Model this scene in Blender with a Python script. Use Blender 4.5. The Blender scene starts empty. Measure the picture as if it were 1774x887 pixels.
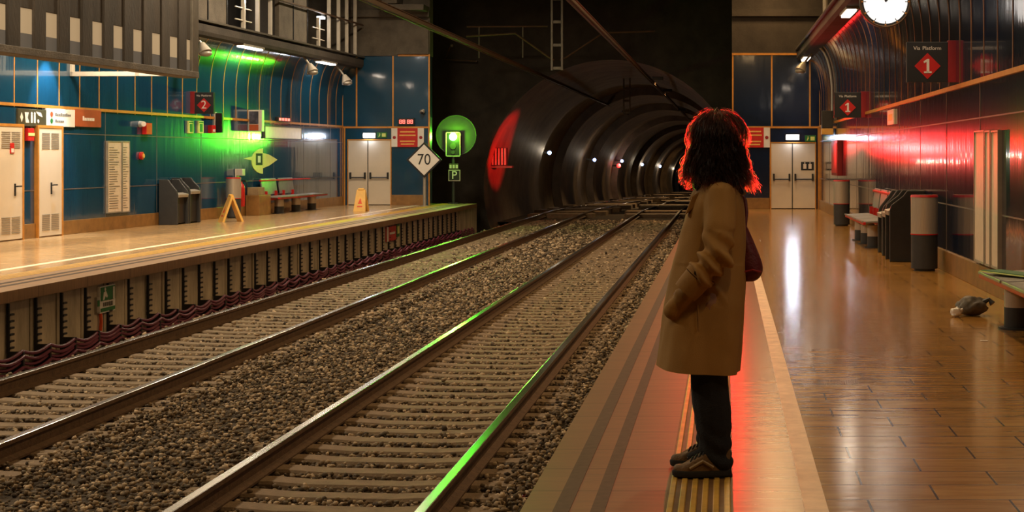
import bpy, bmesh, math, random
import numpy as np
from mathutils import Vector, Matrix, noise

# ---------------------------------------------------------------- camera, world, exposure, light levels
S = bpy.context.scene
COL = S.collection
F, HZ, VX, VY = 2700.0, 1.5, 1258.0, 272.0      # focal length in pixels, eye height, vanishing point
cam = bpy.data.cameras.new('camera')
cam.sensor_width = 36.0
cam.lens = F / 1774.0 * 36.0
cam.shift_x = -(VX - 887.0) / 1774.0
cam.shift_y = (VY - 443.5) / 1774.0
cam.clip_start, cam.clip_end = 0.1, 600
camo = bpy.data.objects.new('camera', cam)
COL.objects.link(camo)
camo.location = (0, 0, HZ)
camo.rotation_euler = (math.pi / 2, 0, 0)
S.camera = camo
S.view_settings.view_transform = 'Standard'
S.view_settings.look = 'None'
S.view_settings.gamma = 1.0
S.view_settings.use_curve_mapping = False
S.view_settings.exposure = 0.0
S.cycles.use_denoising = True
S.cycles.max_bounces = 7
S.cycles.diffuse_bounces = 3
S.cycles.glossy_bounces = 5
S.cycles.sample_clamp_indirect = 6.0
S.cycles.caustics_reflective = False
S.cycles.caustics_refractive = False
w = bpy.data.worlds.new('world'); S.world = w; w.use_nodes = True
w.node_tree.nodes['Background'].inputs[0].default_value = (1.0, 0.75, 0.5, 1)
w.node_tree.nodes['Background'].inputs[1].default_value = 0.004

WARM = (1.0, 0.62, 0.27)
NEUTRAL = (1.0, 0.80, 0.55)
COOL = (0.72, 0.82, 1.0)
GREEN = (0.10, 1.0, 0.02)
RED = (1.0, 0.012, 0.012)
P_FILL_RIGHT, P_FILL_LEFT, P_FILL_TRACK = 130.0, 330.0, 31.0
P_LEDGE = 14.0
P_GREEN, P_GREEN_RAIL, P_RED, P_RED_SPILL, P_REDSIDE = 1300.0, 2200.0, 9000.0, 1900.0, 14000.0

def lamp(kind, name, loc, power, color, aim=None, parent=None, **kw):
    d = bpy.data.lights.new(name, kind); d.energy = power; d.color = color
    for k, v in kw.items(): setattr(d, k, v)
    o = bpy.data.objects.new(name, d); COL.objects.link(o); o.location = loc
    if aim is not None:
        o.rotation_euler = (Vector(aim) - Vector(loc)).to_track_quat('-Z', 'Y').to_euler()
    if parent: o.parent = parent
    return o

# ---------------------------------------------------------------- materials
def lin(r, g, b):
    f = lambda c: c / 12.92 if c <= 0.04045 else ((c + 0.055) / 1.055) ** 2.4
    return (f(r / 255), f(g / 255), f(b / 255))

class NT:
    def __init__(s, name):
        s.m = bpy.data.materials.new(name); s.m.use_nodes = True
        s.t = s.m.node_tree; s.b = s.t.nodes['Principled BSDF']
    def n(s, kind, **kw):
        x = s.t.nodes.new(kind)
        for k, v in kw.items():
            if k.startswith('i_'): x.inputs[k[2:].replace('_', ' ')].default_value = v
            else: setattr(x, k, v)
        return x
    def l(s, a, b): s.t.links.new(a, b)

def M(name, col, rough=0.6, metal=0.0, var=0.25, scale=6.0, bump=0.0, bscale=40.0, stretch=(1, 1, 1), coat=0.0, rvar=0.0, spec=0.5):
    t = NT(name)
    tc = t.n('ShaderNodeTexCoord'); mp = t.n('ShaderNodeMapping'); mp.inputs['Scale'].default_value = stretch
    t.l(tc.outputs['Object'], mp.inputs['Vector'])
    nz = t.n('ShaderNodeTexNoise', i_Scale=scale, i_Detail=6.0, i_Roughness=0.6); t.l(mp.outputs[0], nz.inputs['Vector'])
    rp = t.n('ShaderNodeValToRGB')
    rp.color_ramp.elements[0].position = 0.25; rp.color_ramp.elements[1].position = 0.75
    rp.color_ramp.elements[0].color = tuple(c * (1 - var) for c in col) + (1,)
    rp.color_ramp.elements[1].color = tuple(min(1, c * (1 + var)) for c in col) + (1,)
    t.l(nz.outputs['Fac'], rp.inputs['Fac']); t.l(rp.outputs['Color'], t.b.inputs['Base Color'])
    t.b.inputs['Roughness'].default_value = rough
    t.b.inputs['Metallic'].default_value = metal
    t.b.inputs['Specular IOR Level'].default_value = spec
    if coat: t.b.inputs['Coat Weight'].default_value = coat; t.b.inputs['Coat Roughness'].default_value = 0.05
    if rvar:
        mr = t.n('ShaderNodeMapRange'); mr.inputs['To Min'].default_value = rough - rvar; mr.inputs['To Max'].default_value = rough + rvar
        t.l(nz.outputs['Fac'], mr.inputs['Value']); t.l(mr.outputs[0], t.b.inputs['Roughness'])
    if bump:
        n2 = t.n('ShaderNodeTexNoise', i_Scale=bscale, i_Detail=4.0); t.l(mp.outputs[0], n2.inputs['Vector'])
        bp = t.n('ShaderNodeBump', i_Strength=bump, i_Distance=0.02); t.l(n2.outputs['Fac'], bp.inputs['Height'])
        t.l(bp.outputs[0], t.b.inputs['Normal'])
    return t.m

def EM(name, col, strength, base=(0.8, 0.8, 0.8)):
    t = NT(name); t.b.inputs['Base Color'].default_value = base + (1,)
    t.b.inputs['Emission Color'].default_value = tuple(col) + (1,)
    t.b.inputs['Emission Strength'].default_value = strength
    return t.m

def tile_mat(name, c1, c2, mortar, bw, bh, rough, rvar, bump=0.25):
    t = NT(name)
    tc = t.n('ShaderNodeTexCoord')
    br = t.n('ShaderNodeTexBrick'); br.offset = 0.5
    br.inputs['Color1'].default_value = c1 + (1,); br.inputs['Color2'].default_value = c2 + (1,); br.inputs['Mortar'].default_value = mortar + (1,)
    br.inputs['Scale'].default_value = 1.0; br.inputs['Mortar Size'].default_value = 0.006; br.inputs['Bias'].default_value = 0.0
    br.inputs['Brick Width'].default_value = bw; br.inputs['Row Height'].default_value = bh
    t.l(tc.outputs['Object'], br.inputs['Vector'])
    mp = t.n('ShaderNodeMapping'); mp.inputs['Scale'].default_value = (1.2, 9.0, 1); t.l(tc.outputs['Object'], mp.inputs['Vector'])
    nz = t.n('ShaderNodeTexNoise', i_Scale=2.2, i_Detail=8.0, i_Roughness=0.65, i_Distortion=0.6); t.l(mp.outputs[0], nz.inputs['Vector'])
    mx = t.n('ShaderNodeMixRGB', blend_type='MULTIPLY'); mx.inputs['Fac'].default_value = 0.75
    rp = t.n('ShaderNodeValToRGB'); rp.color_ramp.elements[0].color = (0.55, 0.5, 0.45, 1); rp.color_ramp.elements[1].color = (1.15, 1.1, 1.05, 1)
    rp.color_ramp.elements[0].position = 0.3; rp.color_ramp.elements[1].position = 0.7
    t.l(nz.outputs['Fac'], rp.inputs['Fac']); t.l(br.outputs['Color'], mx.inputs['Color1']); t.l(rp.outputs['Color'], mx.inputs['Color2'])
    t.l(mx.outputs['Color'], t.b.inputs['Base Color'])
    mr = t.n('ShaderNodeMapRange'); mr.inputs['To Min'].default_value = rough - rvar; mr.inputs['To Max'].default_value = rough + rvar
    t.l(nz.outputs['Fac'], mr.inputs['Value']); t.l(mr.outputs[0], t.b.inputs['Roughness'])
    n3 = t.n('ShaderNodeTexNoise', i_Scale=1.3, i_Detail=2.0); t.l(mp.outputs[0], n3.inputs['Vector'])
    ad = t.n('ShaderNodeMath', operation='MULTIPLY_ADD'); ad.inputs[1].default_value = -1.0
    t.l(br.outputs['Fac'], ad.inputs[0]); t.l(n3.outputs['Fac'], ad.inputs[2])
    bp = t.n('ShaderNodeBump', i_Strength=bump, i_Distance=0.004); t.l(ad.outputs[0], bp.inputs['Height']); t.l(bp.outputs[0], t.b.inputs['Normal'])
    return t.m

def wall_mat(name, col, rough):
    t = NT(name)
    t.b.inputs['Base Color'].default_value = col + (1,)
    tc = t.n('ShaderNodeTexCoord')
    mp = t.n('ShaderNodeMapping'); mp.inputs['Scale'].default_value = (1, 2.4, 0.35); t.l(tc.outputs['Object'], mp.inputs['Vector'])
    nz = t.n('ShaderNodeTexNoise', i_Scale=1.6, i_Detail=3.0); t.l(mp.outputs[0], nz.inputs['Vector'])
    rp = t.n('ShaderNodeValToRGB'); rp.color_ramp.elements[0].color = tuple(c * 0.75 for c in col) + (1,); rp.color_ramp.elements[1].color = tuple(c * 1.25 for c in col) + (1,)
    t.l(nz.outputs['Fac'], rp.inputs['Fac']); t.l(rp.outputs['Color'], t.b.inputs['Base Color'])
    t.b.inputs['Roughness'].default_value = rough
    t.b.inputs['Specular IOR Level'].default_value = 0.5
    t.b.inputs['Coat Weight'].default_value = 0.9; t.b.inputs['Coat Roughness'].default_value = 0.06
    bp = t.n('ShaderNodeBump', i_Strength=0.22, i_Distance=0.02); t.l(nz.outputs['Fac'], bp.inputs['Height']); t.l(bp.outputs[0], t.b.inputs['Normal']); t.l(bp.outputs[0], t.b.inputs['Coat Normal'])
    return t.m

m_wall = wall_mat('glossy_teal_panel', (0.006, 0.055, 0.115), 0.19)
m_wallr = wall_mat('glossy_blue_panel', (0.003, 0.013, 0.042), 0.17)
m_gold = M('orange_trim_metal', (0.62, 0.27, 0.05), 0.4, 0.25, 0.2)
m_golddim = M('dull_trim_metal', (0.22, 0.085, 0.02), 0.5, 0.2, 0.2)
m_seam = M('panel_seam', (0.16, 0.12, 0.10), 0.5, 0.0, 0.2)
m_base = M('brown_stone_base', (0.28, 0.14, 0.04), 0.4, 0, 0.35, 5)
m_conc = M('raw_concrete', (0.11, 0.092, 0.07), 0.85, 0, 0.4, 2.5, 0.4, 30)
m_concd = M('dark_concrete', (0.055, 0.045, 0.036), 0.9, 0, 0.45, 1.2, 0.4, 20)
m_lining = M('tunnel_concrete', (0.24, 0.175, 0.115), 0.5, 0, 0.5, 1.0, 0.35, 12)
m_face = M('platform_face_concrete', (0.50, 0.42, 0.31), 0.85, 0, 0.45, 3.0, 0.4, 25, (1, 1, 0.35))
m_floor = tile_mat('tan_floor_tiles', (0.52, 0.275, 0.070), (0.44, 0.23, 0.058), (0.05, 0.03, 0.015), 0.62, 0.31, 0.155, 0.05)
m_floor.node_tree.nodes['Principled BSDF'].inputs['Specular IOR Level'].default_value = 0.42
m_floorl = tile_mat('tan_floor_tiles_far', (0.56, 0.38, 0.19), (0.50, 0.33, 0.16), (0.15, 0.09, 0.05), 0.62, 0.31, 0.20, 0.07)
m_edge = tile_mat('brown_edge_tiles', (0.23, 0.115, 0.05), (0.20, 0.10, 0.045), (0.07, 0.035, 0.02), 1.9, 0.5, 0.24, 0.05, 0.3)
m_edge.node_tree.nodes['Principled BSDF'].inputs['Specular IOR Level'].default_value = 0.13
m_edgeo = tile_mat('matte_edge_tiles', (0.26, 0.135, 0.068), (0.23, 0.12, 0.06), (0.10, 0.05, 0.03), 1.9, 0.5, 0.52, 0.08, 0.3)
m_coping = tile_mat('platform_coping', (0.44, 0.27, 0.14), (0.38, 0.23, 0.12), (0.12, 0.07, 0.04), 3.0, 1.4, 0.5, 0.1, 0.4)
m_yellow = M('yellow_tactile', (0.60, 0.34, 0.05), 0.45, 0, 0.3, 8)
m_yelld = M('yellow_groove', (0.16, 0.075, 0.02), 0.6, 0, 0.3, 8)
m_whiteline = M('white_line_stone', (0.74, 0.60, 0.42), 0.5, 0, 0.25, 7)
m_grip = M('dark_grip_strip', (0.085, 0.055, 0.04), 0.7, 0, 0.3, 20)
m_steel = M('polished_rail_steel', (0.55, 0.52, 0.48), 0.22, 1.0, 0.12, 10)
m_rust = M('rail_rust', (0.12, 0.068, 0.035), 0.75, 0.1, 0.4, 14, 0.3, 60)
m_sleeper = M('sleeper_concrete', (0.21, 0.145, 0.085), 0.85, 0, 0.3, 7, 0.3, 60)
m_ballastbed = M('ballast_ground', (0.055, 0.038, 0.022), 0.95, 0, 0.5, 20, 0.8, 30)
m_black = M('black_plastic', (0.012, 0.012, 0.013), 0.45, 0, 0.2)
m_dgrey = M('dark_grey_plastic', (0.035, 0.035, 0.036), 0.5, 0, 0.2)
m_lgrey = M('light_grey_metal', (0.42, 0.38, 0.32), 0.4, 0.4, 0.15)
m_stain = M('brushed_steel', (0.60, 0.52, 0.42), 0.34, 0.55, 0.12, 30, 0.1, 80, (4, 4, 0.2))
m_seat = M('seat_grey_metal', (0.34, 0.33, 0.31), 0.35, 0.5, 0.15)
m_redp = M('red_paint', (0.55, 0.015, 0.012), 0.4, 0, 0.15)
m_dred = M('dark_red_paint', (0.30, 0.012, 0.015), 0.45, 0, 0.15)
m_white = M('white_paint', (0.80, 0.76, 0.70), 0.45, 0, 0.06)
m_door = M('cream_door_paint', (0.70, 0.60, 0.47), 0.45, 0, 0.06, 2)
m_ygold = M('yellow_plastic', (0.85, 0.50, 0.12), 0.45, 0, 0.12)
m_green = M('sign_green', (0.015, 0.16, 0.035), 0.5, 0, 0.15)
m_lime = M('lime_sign_panel', (0.75, 0.85, 0.25), 0.5, 0, 0.1)
m_olive = M('dark_olive_sign', (0.055, 0.048, 0.022), 0.5, 0, 0.2)
m_brick = M('brick_red_sign', (0.38, 0.075, 0.02), 0.5, 0, 0.2)
m_ink = M('black_ink', (0.01, 0.01, 0.01), 0.6, 0, 0.1)
m_inkg = M('grey_ink', (0.16, 0.15, 0.13), 0.6, 0, 0.1)
m_paper = M('poster_paper', (0.78, 0.66, 0.52), 0.4, 0, 0.1, 10)
m_purple = M('purple_cable', (0.15, 0.022, 0.055), 0.5, 0, 0.25)
m_orange = M('orange_tape', (0.75, 0.09, 0.02), 0.5, 0, 0.1)
m_pipe = M('brown_pipe', (0.11, 0.065, 0.035), 0.45, 0.5, 0.3)
m_greysteel = M('galvanised_steel', (0.17, 0.15, 0.12), 0.45, 0.6, 0.2)
m_postw = M('pale_post_paint', (0.62, 0.56, 0.47), 0.4, 0.2, 0.1)
m_glass = M('dusty_glass', (0.05, 0.06, 0.06), 0.12, 0, 0.2)
m_em_cool = EM('cool_lamp_glow', COOL, 14.0)
m_em_ledge = EM('ledge_lamp_glow', (1.0, 0.86, 0.70), 7.0)
m_em_warm = EM('fill_lamp_glow', WARM, 5.0)
m_em_green = EM('green_signal_lens', (0.45, 1.0, 0.45), 60.0)
m_em_red = EM('red_signal_lens', RED, 60.0)
m_em_led = EM('red_led', (1.0, 0.05, 0.04), 3.0)
m_em_blue = EM('tunnel_bulb_glow', (0.30, 0.45, 1.0), 9.0)
m_em_clock = EM('clock_face_glow', (0.95, 0.97, 1.0), 0.85)
m_em_window = EM('lit_gallery_window', (1.0, 0.66, 0.34), 0.36, (0.10, 0.09, 0.07))
m_em_windowb = EM('dim_gallery_window', (1.0, 0.82, 0.6), 0.07, (0.05, 0.045, 0.04))

# ---------------------------------------------------------------- mesh helpers
class B:
    """collects geometry for one mesh"""
    def __init__(s): s.v = []; s.f = []; s.mi = []
    def add(s, vs, fs, mi=0):
        o = len(s.v); s.v += [tuple(p) for p in vs]
        for f in fs: s.f.append([i + o for i in f]); s.mi.append(mi)
        return s
    def box(s, x0, x1, y0, y1, z0, z1, mi=0, mat=None, top=None):
        t = 0 if top is None else top
        vs = [(x0, y0, z0), (x1, y0, z0), (x1, y1, z0), (x0, y1, z0), (x0 + t, y0 + t, z1), (x1 - t, y0 + t, z1), (x1 - t, y1 - t, z1), (x0 + t, y1 - t, z1)]
        if mat is not None: vs = [mat @ Vector(p) for p in vs]
        return s.add(vs, [(0, 3, 2, 1), (4, 5, 6, 7), (0, 1, 5, 4), (1, 2, 6, 5), (2, 3, 7, 6), (3, 0, 4, 7)], mi)
    def cyl(s, p0, p1, r0, r1=None, n=16, mi=0, caps=True):
        r1 = r0 if r1 is None else r1
        p0, p1 = Vector(p0), Vector(p1); d = (p1 - p0).normalized()
        a = d.orthogonal().normalized(); b = d.cross(a)
        vs = []
        for p, r in ((p0, r0), (p1, r1)):
            for k in range(n):
                t = 2 * math.pi * k / n
                vs.append(p + a * (r * math.cos(t)) + b * (r * math.sin(t)))
        fs = [(k, (k + 1) % n, n + (k + 1) % n, n + k) for k in range(n)]
        if caps: fs += [tuple(range(n - 1, -1, -1)), tuple(range(n, 2 * n))]
        return s.add(vs, fs, mi)
    def tube(s, pts, r, n=8, mi=0):
        pts = [Vector(p) for p in pts]; m = len(pts); vs = []
        rr = r if isinstance(r, (list, tuple)) else [r] * m
        prev = None
        for i, p in enumerate(pts):
            d = (pts[min(i + 1, m - 1)] - pts[max(i - 1, 0)])
            d = d.normalized() if d.length > 1e-9 else Vector((0, 0, 1))
            a = d.orthogonal().normalized() if prev is None else (prev - d * prev.dot(d)).normalized()
            prev = a; b = d.cross(a)
            for k in range(n):
                t = 2 * math.pi * k / n
                vs.append(p + a * (rr[i] * math.cos(t)) + b * (rr[i] * math.sin(t)))
        fs = [(i * n + k, i * n + (k + 1) % n, (i + 1) * n + (k + 1) % n, (i + 1) * n + k) for i in range(m - 1) for k in range(n)]
        fs += [tuple(range(n - 1, -1, -1)), tuple(range((m - 1) * n, m * n))]
        return s.add(vs, fs, mi)
    def loft(s, rings, mi=0, caps=True):
        n = len(rings[0]); vs = [p for r in rings for p in r]
        fs = [(i * n + k, i * n + (k + 1) % n, (i + 1) * n + (k + 1) % n, (i + 1) * n + k) for i in range(len(rings) - 1) for k in range(n)]
        if caps: fs += [tuple(range(n - 1, -1, -1)), tuple(range((len(rings) - 1) * n, len(rings) * n))]
        return s.add(vs, fs, mi)
    def prism(s, poly, axis, t0, t1, mi=0):
        """poly in the two other axes (in order x,y,z without axis), extruded t0..t1 along axis"""
        def P(a, b, t): return {'x': (t, a, b), 'y': (a, t, b), 'z': (a, b, t)}[axis]
        n = len(poly); vs = [P(a, b, t0) for a, b in poly] + [P(a, b, t1) for a, b in poly]
        fs = [tuple(range(n)), tuple(range(2 * n - 1, n - 1, -1))] + [(k, n + k, n + (k + 1) % n, (k + 1) % n) for k in range(n)]
        return s.add(vs, fs, mi)
    def ball(s, c, r, sub=2, mi=0, scale=(1, 1, 1), rot=None):
        bm = bmesh.new(); bmesh.ops.create_icosphere(bm, subdivisions=sub, radius=1.0)
        vs = []
        for v in bm.verts:
            p = Vector((v.co.x * r * scale[0], v.co.y * r * scale[1], v.co.z * r * scale[2]))
            if rot is not None: p = rot @ p
            vs.append(p + Vector(c))
        fs = [tuple(v.index for v in f.verts) for f in bm.faces]; bm.free()
        return s.add(vs, fs, mi)
    def disc(s, c, r, axis, t, n=40, mi=0):
        c = Vector(c); d = {'x': Vector((1, 0, 0)), 'y': Vector((0, 1, 0)), 'z': Vector((0, 0, 1))}[axis]
        return s.cyl(c - d * t / 2, c + d * t / 2, r, r, n, mi)
    def mesh(s, name):
        me = bpy.data.meshes.new(name); me.from_pydata(s.v, [], s.f); me.update()
        return me
    def build(s, name, mats, parent=None, bevel=0.0, smooth=False, kind=None):
        me = s.mesh(name)
        mats = mats if isinstance(mats, (list, tuple)) else [mats]
        for m in mats: me.materials.append(m)
        if len(mats) > 1: me.polygons.foreach_set('material_index', s.mi)
        bm = bmesh.new(); bm.from_mesh(me); bmesh.ops.recalc_face_normals(bm, faces=bm.faces)
        if bevel:
            es = [e for e in bm.edges if len(e.link_faces) == 2 and e.calc_face_angle(0) > 0.6]
            bmesh.ops.bevel(bm, geom=es, offset=bevel, segments=2, affect='EDGES', profile=0.6, clamp_overlap=True)
        bm.to_mesh(me); bm.free()
        if smooth:
            me.polygons.foreach_set('use_smooth', [True] * len(me.polygons))
            me.set_sharp_from_angle(angle=0.7)
        o = bpy.data.objects.new(name, me); COL.objects.link(o)
        if parent: o.parent = parent
        if kind: o['kind'] = kind
        return o

def thing(name, label, cat, loc=(0, 0, 0), rz=0.0, group=None):
    o = bpy.data.objects.new(name, None); COL.objects.link(o); o.empty_display_size = 0.1
    o.location = loc; o.rotation_euler = (0, 0, rz); o['label'] = label; o['category'] = cat
    if group: o['group'] = group
    return o
def tag(o, label, cat, group=None):
    o['label'] = label; o['category'] = cat
    if group: o['group'] = group
    return o
def kids(o): return [c for c in COL.objects if c.parent == o]
def dup(root, loc, rz=None, label=None, group=None):
    r = root.copy(); COL.objects.link(r); r.location = loc
    if rz is not None: r.rotation_euler = (0, 0, rz)
    if label: r['label'] = label
    if group: r['group'] = group
    for ch in kids(root):
        c = ch.copy(); COL.objects.link(c); c.parent = r
        for g in kids(ch):
            d = g.copy(); COL.objects.link(d); d.parent = c
    return r
def struct(b, name, mats, parent=None, **kw):
    o = b.build(name, mats, parent, **kw)
    if not parent: o['kind'] = 'structure'
    return o
def text(s, size, mat, parent, loc, rot, name='lettering', depth=0.004, sx=1.0):
    """block lettering centred on loc"""
    cu = bpy.data.curves.new(name, 'FONT'); cu.body = s; cu.size = size; cu.extrude = depth; cu.align_x = 'CENTER'; cu.align_y = 'CENTER'
    t = bpy.data.objects.new('tmp', cu); COL.objects.link(t)
    me = bpy.data.meshes.new_from_object(t.evaluated_get(bpy.context.evaluated_depsgraph_get()))
    bpy.data.objects.remove(t)
    me.materials.clear(); me.materials.append(mat)
    for v in me.vertices: v.co.x *= sx
    o = bpy.data.objects.new(name, me); COL.objects.link(o); o.location = loc; o.rotation_euler = rot
    if parent: o.parent = parent
    return o
ROT_Y = (math.pi / 2, 0, 0)                 # lettering that faces -Y (towards the camera)
ROT_X = (math.pi / 2, 0, math.pi / 2)       # lettering on a wall whose outward axis is local +x

# wall frames: x = out from the wall, y = along it, z = up
class Wall:
    def __init__(s, A, Bc, side):
        s.A, s.Bc, s.side = A, Bc, side
        s.rz = -math.atan(Bc) if side == 'left' else math.pi - math.atan(Bc)
        s.out = Vector((math.cos(s.rz), math.sin(s.rz), 0))
    def at(s, y, z=0.0, a=0.0):
        return Vector((s.A + s.Bc * y, y, z)) + s.out * a
    def hit(s, px, py, a=0.0):
        """where the sight line of a picture point meets the plane a metres in front of the wall"""
        A = s.A + (a if s.side == 'left' else -a)
        y = A / ((px - VX) / F - s.Bc)
        return Vector((A + s.Bc * y, y, HZ - (py - VY) * y / F))
LW = Wall(-14.07, 0.0435, 'left'); RW = Wall(3.06, -0.008, 'right')
YL, YR = 48.6, 45.0          # end walls of the two platforms
def far(px, py, y): return Vector(((px - VX) * y / F, y, HZ - (py - VY) * y / F))
EL, ER = -8.03, -0.873       # platform edges
RZ = -0.64                   # rail top
# ---------------------------------------------------------------- structure: platforms, walls, tunnel
Y0 = -3.0
def quad_floor(name, x0f, x1f, y0, y1, z, mat, thick=0.0):
    n = 12; b = B(); vs = []
    for i in range(n + 1):
        y = y0 + (y1 - y0) * i / n
        vs += [(x0f(y), y, z), (x1f(y), y, z)]
    b.add(vs, [(2 * i, 2 * i + 1, 2 * i + 3, 2 * i + 2) for i in range(n)])
    if thick:
        o = len(vs); vs2 = [(x, y, z - thick) for x, y, z in vs]
        b.v += vs2
        for i in range(n):
            b.f.append([o + 2 * i, o + 2 * i + 2, o + 2 * i + 3, o + 2 * i + 1]); b.mi.append(0)
            b.f.append([2 * i, 2 * i + 2, o + 2 * i + 2, o + 2 * i]); b.mi.append(0)
            b.f.append([2 * i + 1, o + 2 * i + 1, o + 2 * i + 3, 2 * i + 3]); b.mi.append(0)
        b.f.append([0, o, o + 1, 1]); b.mi.append(0); b.f.append([2 * n, 2 * n + 1, o + 2 * n + 1, o + 2 * n]); b.mi.append(0)
    return struct(b, name, mat)
c = lambda x: (lambda y: x)
rwx = lambda y: RW.A + RW.Bc * y
lwx = lambda y: LW.A + LW.Bc * y
# right platform
quad_floor('floor', c(0.435), rwx, Y0, YR + 0.2, 0.0, m_floor, 0.25)
quad_floor('trim_1', c(0.335), c(0.435), Y0, 48.5, 0.0, m_whiteline, 0.25)
quad_floor('floor_middle', c(0.03), c(0.335), Y0, 48.5, 0.0, m_edge, 0.25)
quad_floor('trim_2', c(-0.265), c(0.03), Y0, 48.5, 0.0, m_yelld, 0.25)
b = B()
for k in range(6):
    x = -0.265 + 0.295 * (k + 0.5) / 6
    b.box(x - 0.014, x + 0.014, Y0, 48.5, 0.0, 0.005, top=0.004)
struct(b, 'trim_3', m_yellow)
quad_floor('floor_edge', c(-0.873), c(-0.265), Y0, 48.5, 0.0, m_edgeo, 0.12)
b = B()
b.box(-0.735, -0.665, Y0, 48.5, -0.002, 0.0025); b.box(-0.575, -0.515, Y0, 48.5, -0.002, 0.0025)
struct(b, 'trim_4', m_grip)
b = B(); b.box(-0.79, 0.3, Y0, 48.5, -1.1, -0.12); b.box(0.3, 3.2, Y0, 48.5, -1.1, -0.25)
struct(b, 'platform_body_right', m_face)
# left platform
YP = 50.2
quad_floor('floor_left', lwx, c(-9.68), Y0, YP, 0.0, m_floorl, 0.25)
quad_floor('trim_5', c(-9.68), c(-9.54), Y0, YP, 0.0, m_whiteline, 0.25)
quad_floor('floor_left_middle', c(-9.54), c(-9.16), Y0, YP, 0.0, m_floorl, 0.25)
quad_floor('trim_6', c(-9.16), c(-8.82), Y0, YP, 0.0, m_yelld, 0.25)
b = B()
for k in range(6):
    x = -9.16 + 0.34 * (k + 0.5) / 6
    b.box(x - 0.018, x + 0.018, Y0, YP, 0.0, 0.005, top=0.004)
struct(b, 'trim_7', m_yellow)
quad_floor('floor_left_edge', c(-8.82), c(EL), Y0, YP, 0.0, m_coping, 0.13)
b = B()
b.box(-8.42, -8.34, Y0, YP, -0.002, 0.0025); b.box(-8.62, -8.54, Y0, YP, -0.002, 0.0025)
struct(b, 'trim_8', m_grip)
b = B()
y = 4.0
rnd = random.Random(4)
while y < YP:                                       # precast panels with open joints
    b.box(-8.6, -8.10 + rnd.uniform(-0.012, 0.012), y + 0.012, y + 0.707 - 0.012, -1.2, -0.13); y += 0.707
b.box(-12, -8.18, Y0, YP, -1.2, -0.13); b.box(-15, -12, Y0, YP, -1.2, -0.25)
struct(b, 'platform_body_left', m_face)

# side walls with the cove at the top, built in wall coordinates
def wall_profile():
    pr = [(0.0, -0.3), (0.0, 0.9), (0.0, 1.92), (0.0, 2.4), (0.0, 3.15)]
    for k in range(1, 13):
        t = math.pi / 2 * k / 12
        pr.append((0.42 * (1 - math.cos(t)), 3.15 + 1.2 * math.sin(t)))
    return pr
def side_wall(W, name, mat, y_end):
    e = bpy.data.objects.new(name + '_frame', None)
    r = W.at(y_end); sgn = 1 if W.side == 'left' else -1
    L = 54.0
    pr = wall_profile()
    b = B(); ys = [-sgn * L * k / 30 for k in range(31)]
    n = len(pr)
    vs = [(a, yy, z) for yy in ys for a, z in pr]
    fs = [(i * n + k, (i + 1) * n + k, (i + 1) * n + k + 1, i * n + k + 1) for i in range(30) for k in range(n - 1)]
    b.add(vs, fs)
    # back of the wall
    o = len(b.v); b.v += [(-0.25, ys[0], -0.3), (-0.25, ys[-1], -0.3), (-0.25, ys[-1], 4.4), (-0.25, ys[0], 4.4)]
    b.f.append([o, o + 1, o + 2, o + 3]); b.mi.append(0)
    w_ = struct(b, name, mat, smooth=True); w_.location = r; w_.rotation_euler = (0, 0, W.rz)
    def place(o): o.location = r; o.rotation_euler = (0, 0, W.rz); return o
    return place, sgn, L
placeL, sL, LL = side_wall(LW, 'wall_left', m_wall, YL)
placeR, sR, LR = side_wall(RW, 'wall_right', m_wallr, YR)

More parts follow.
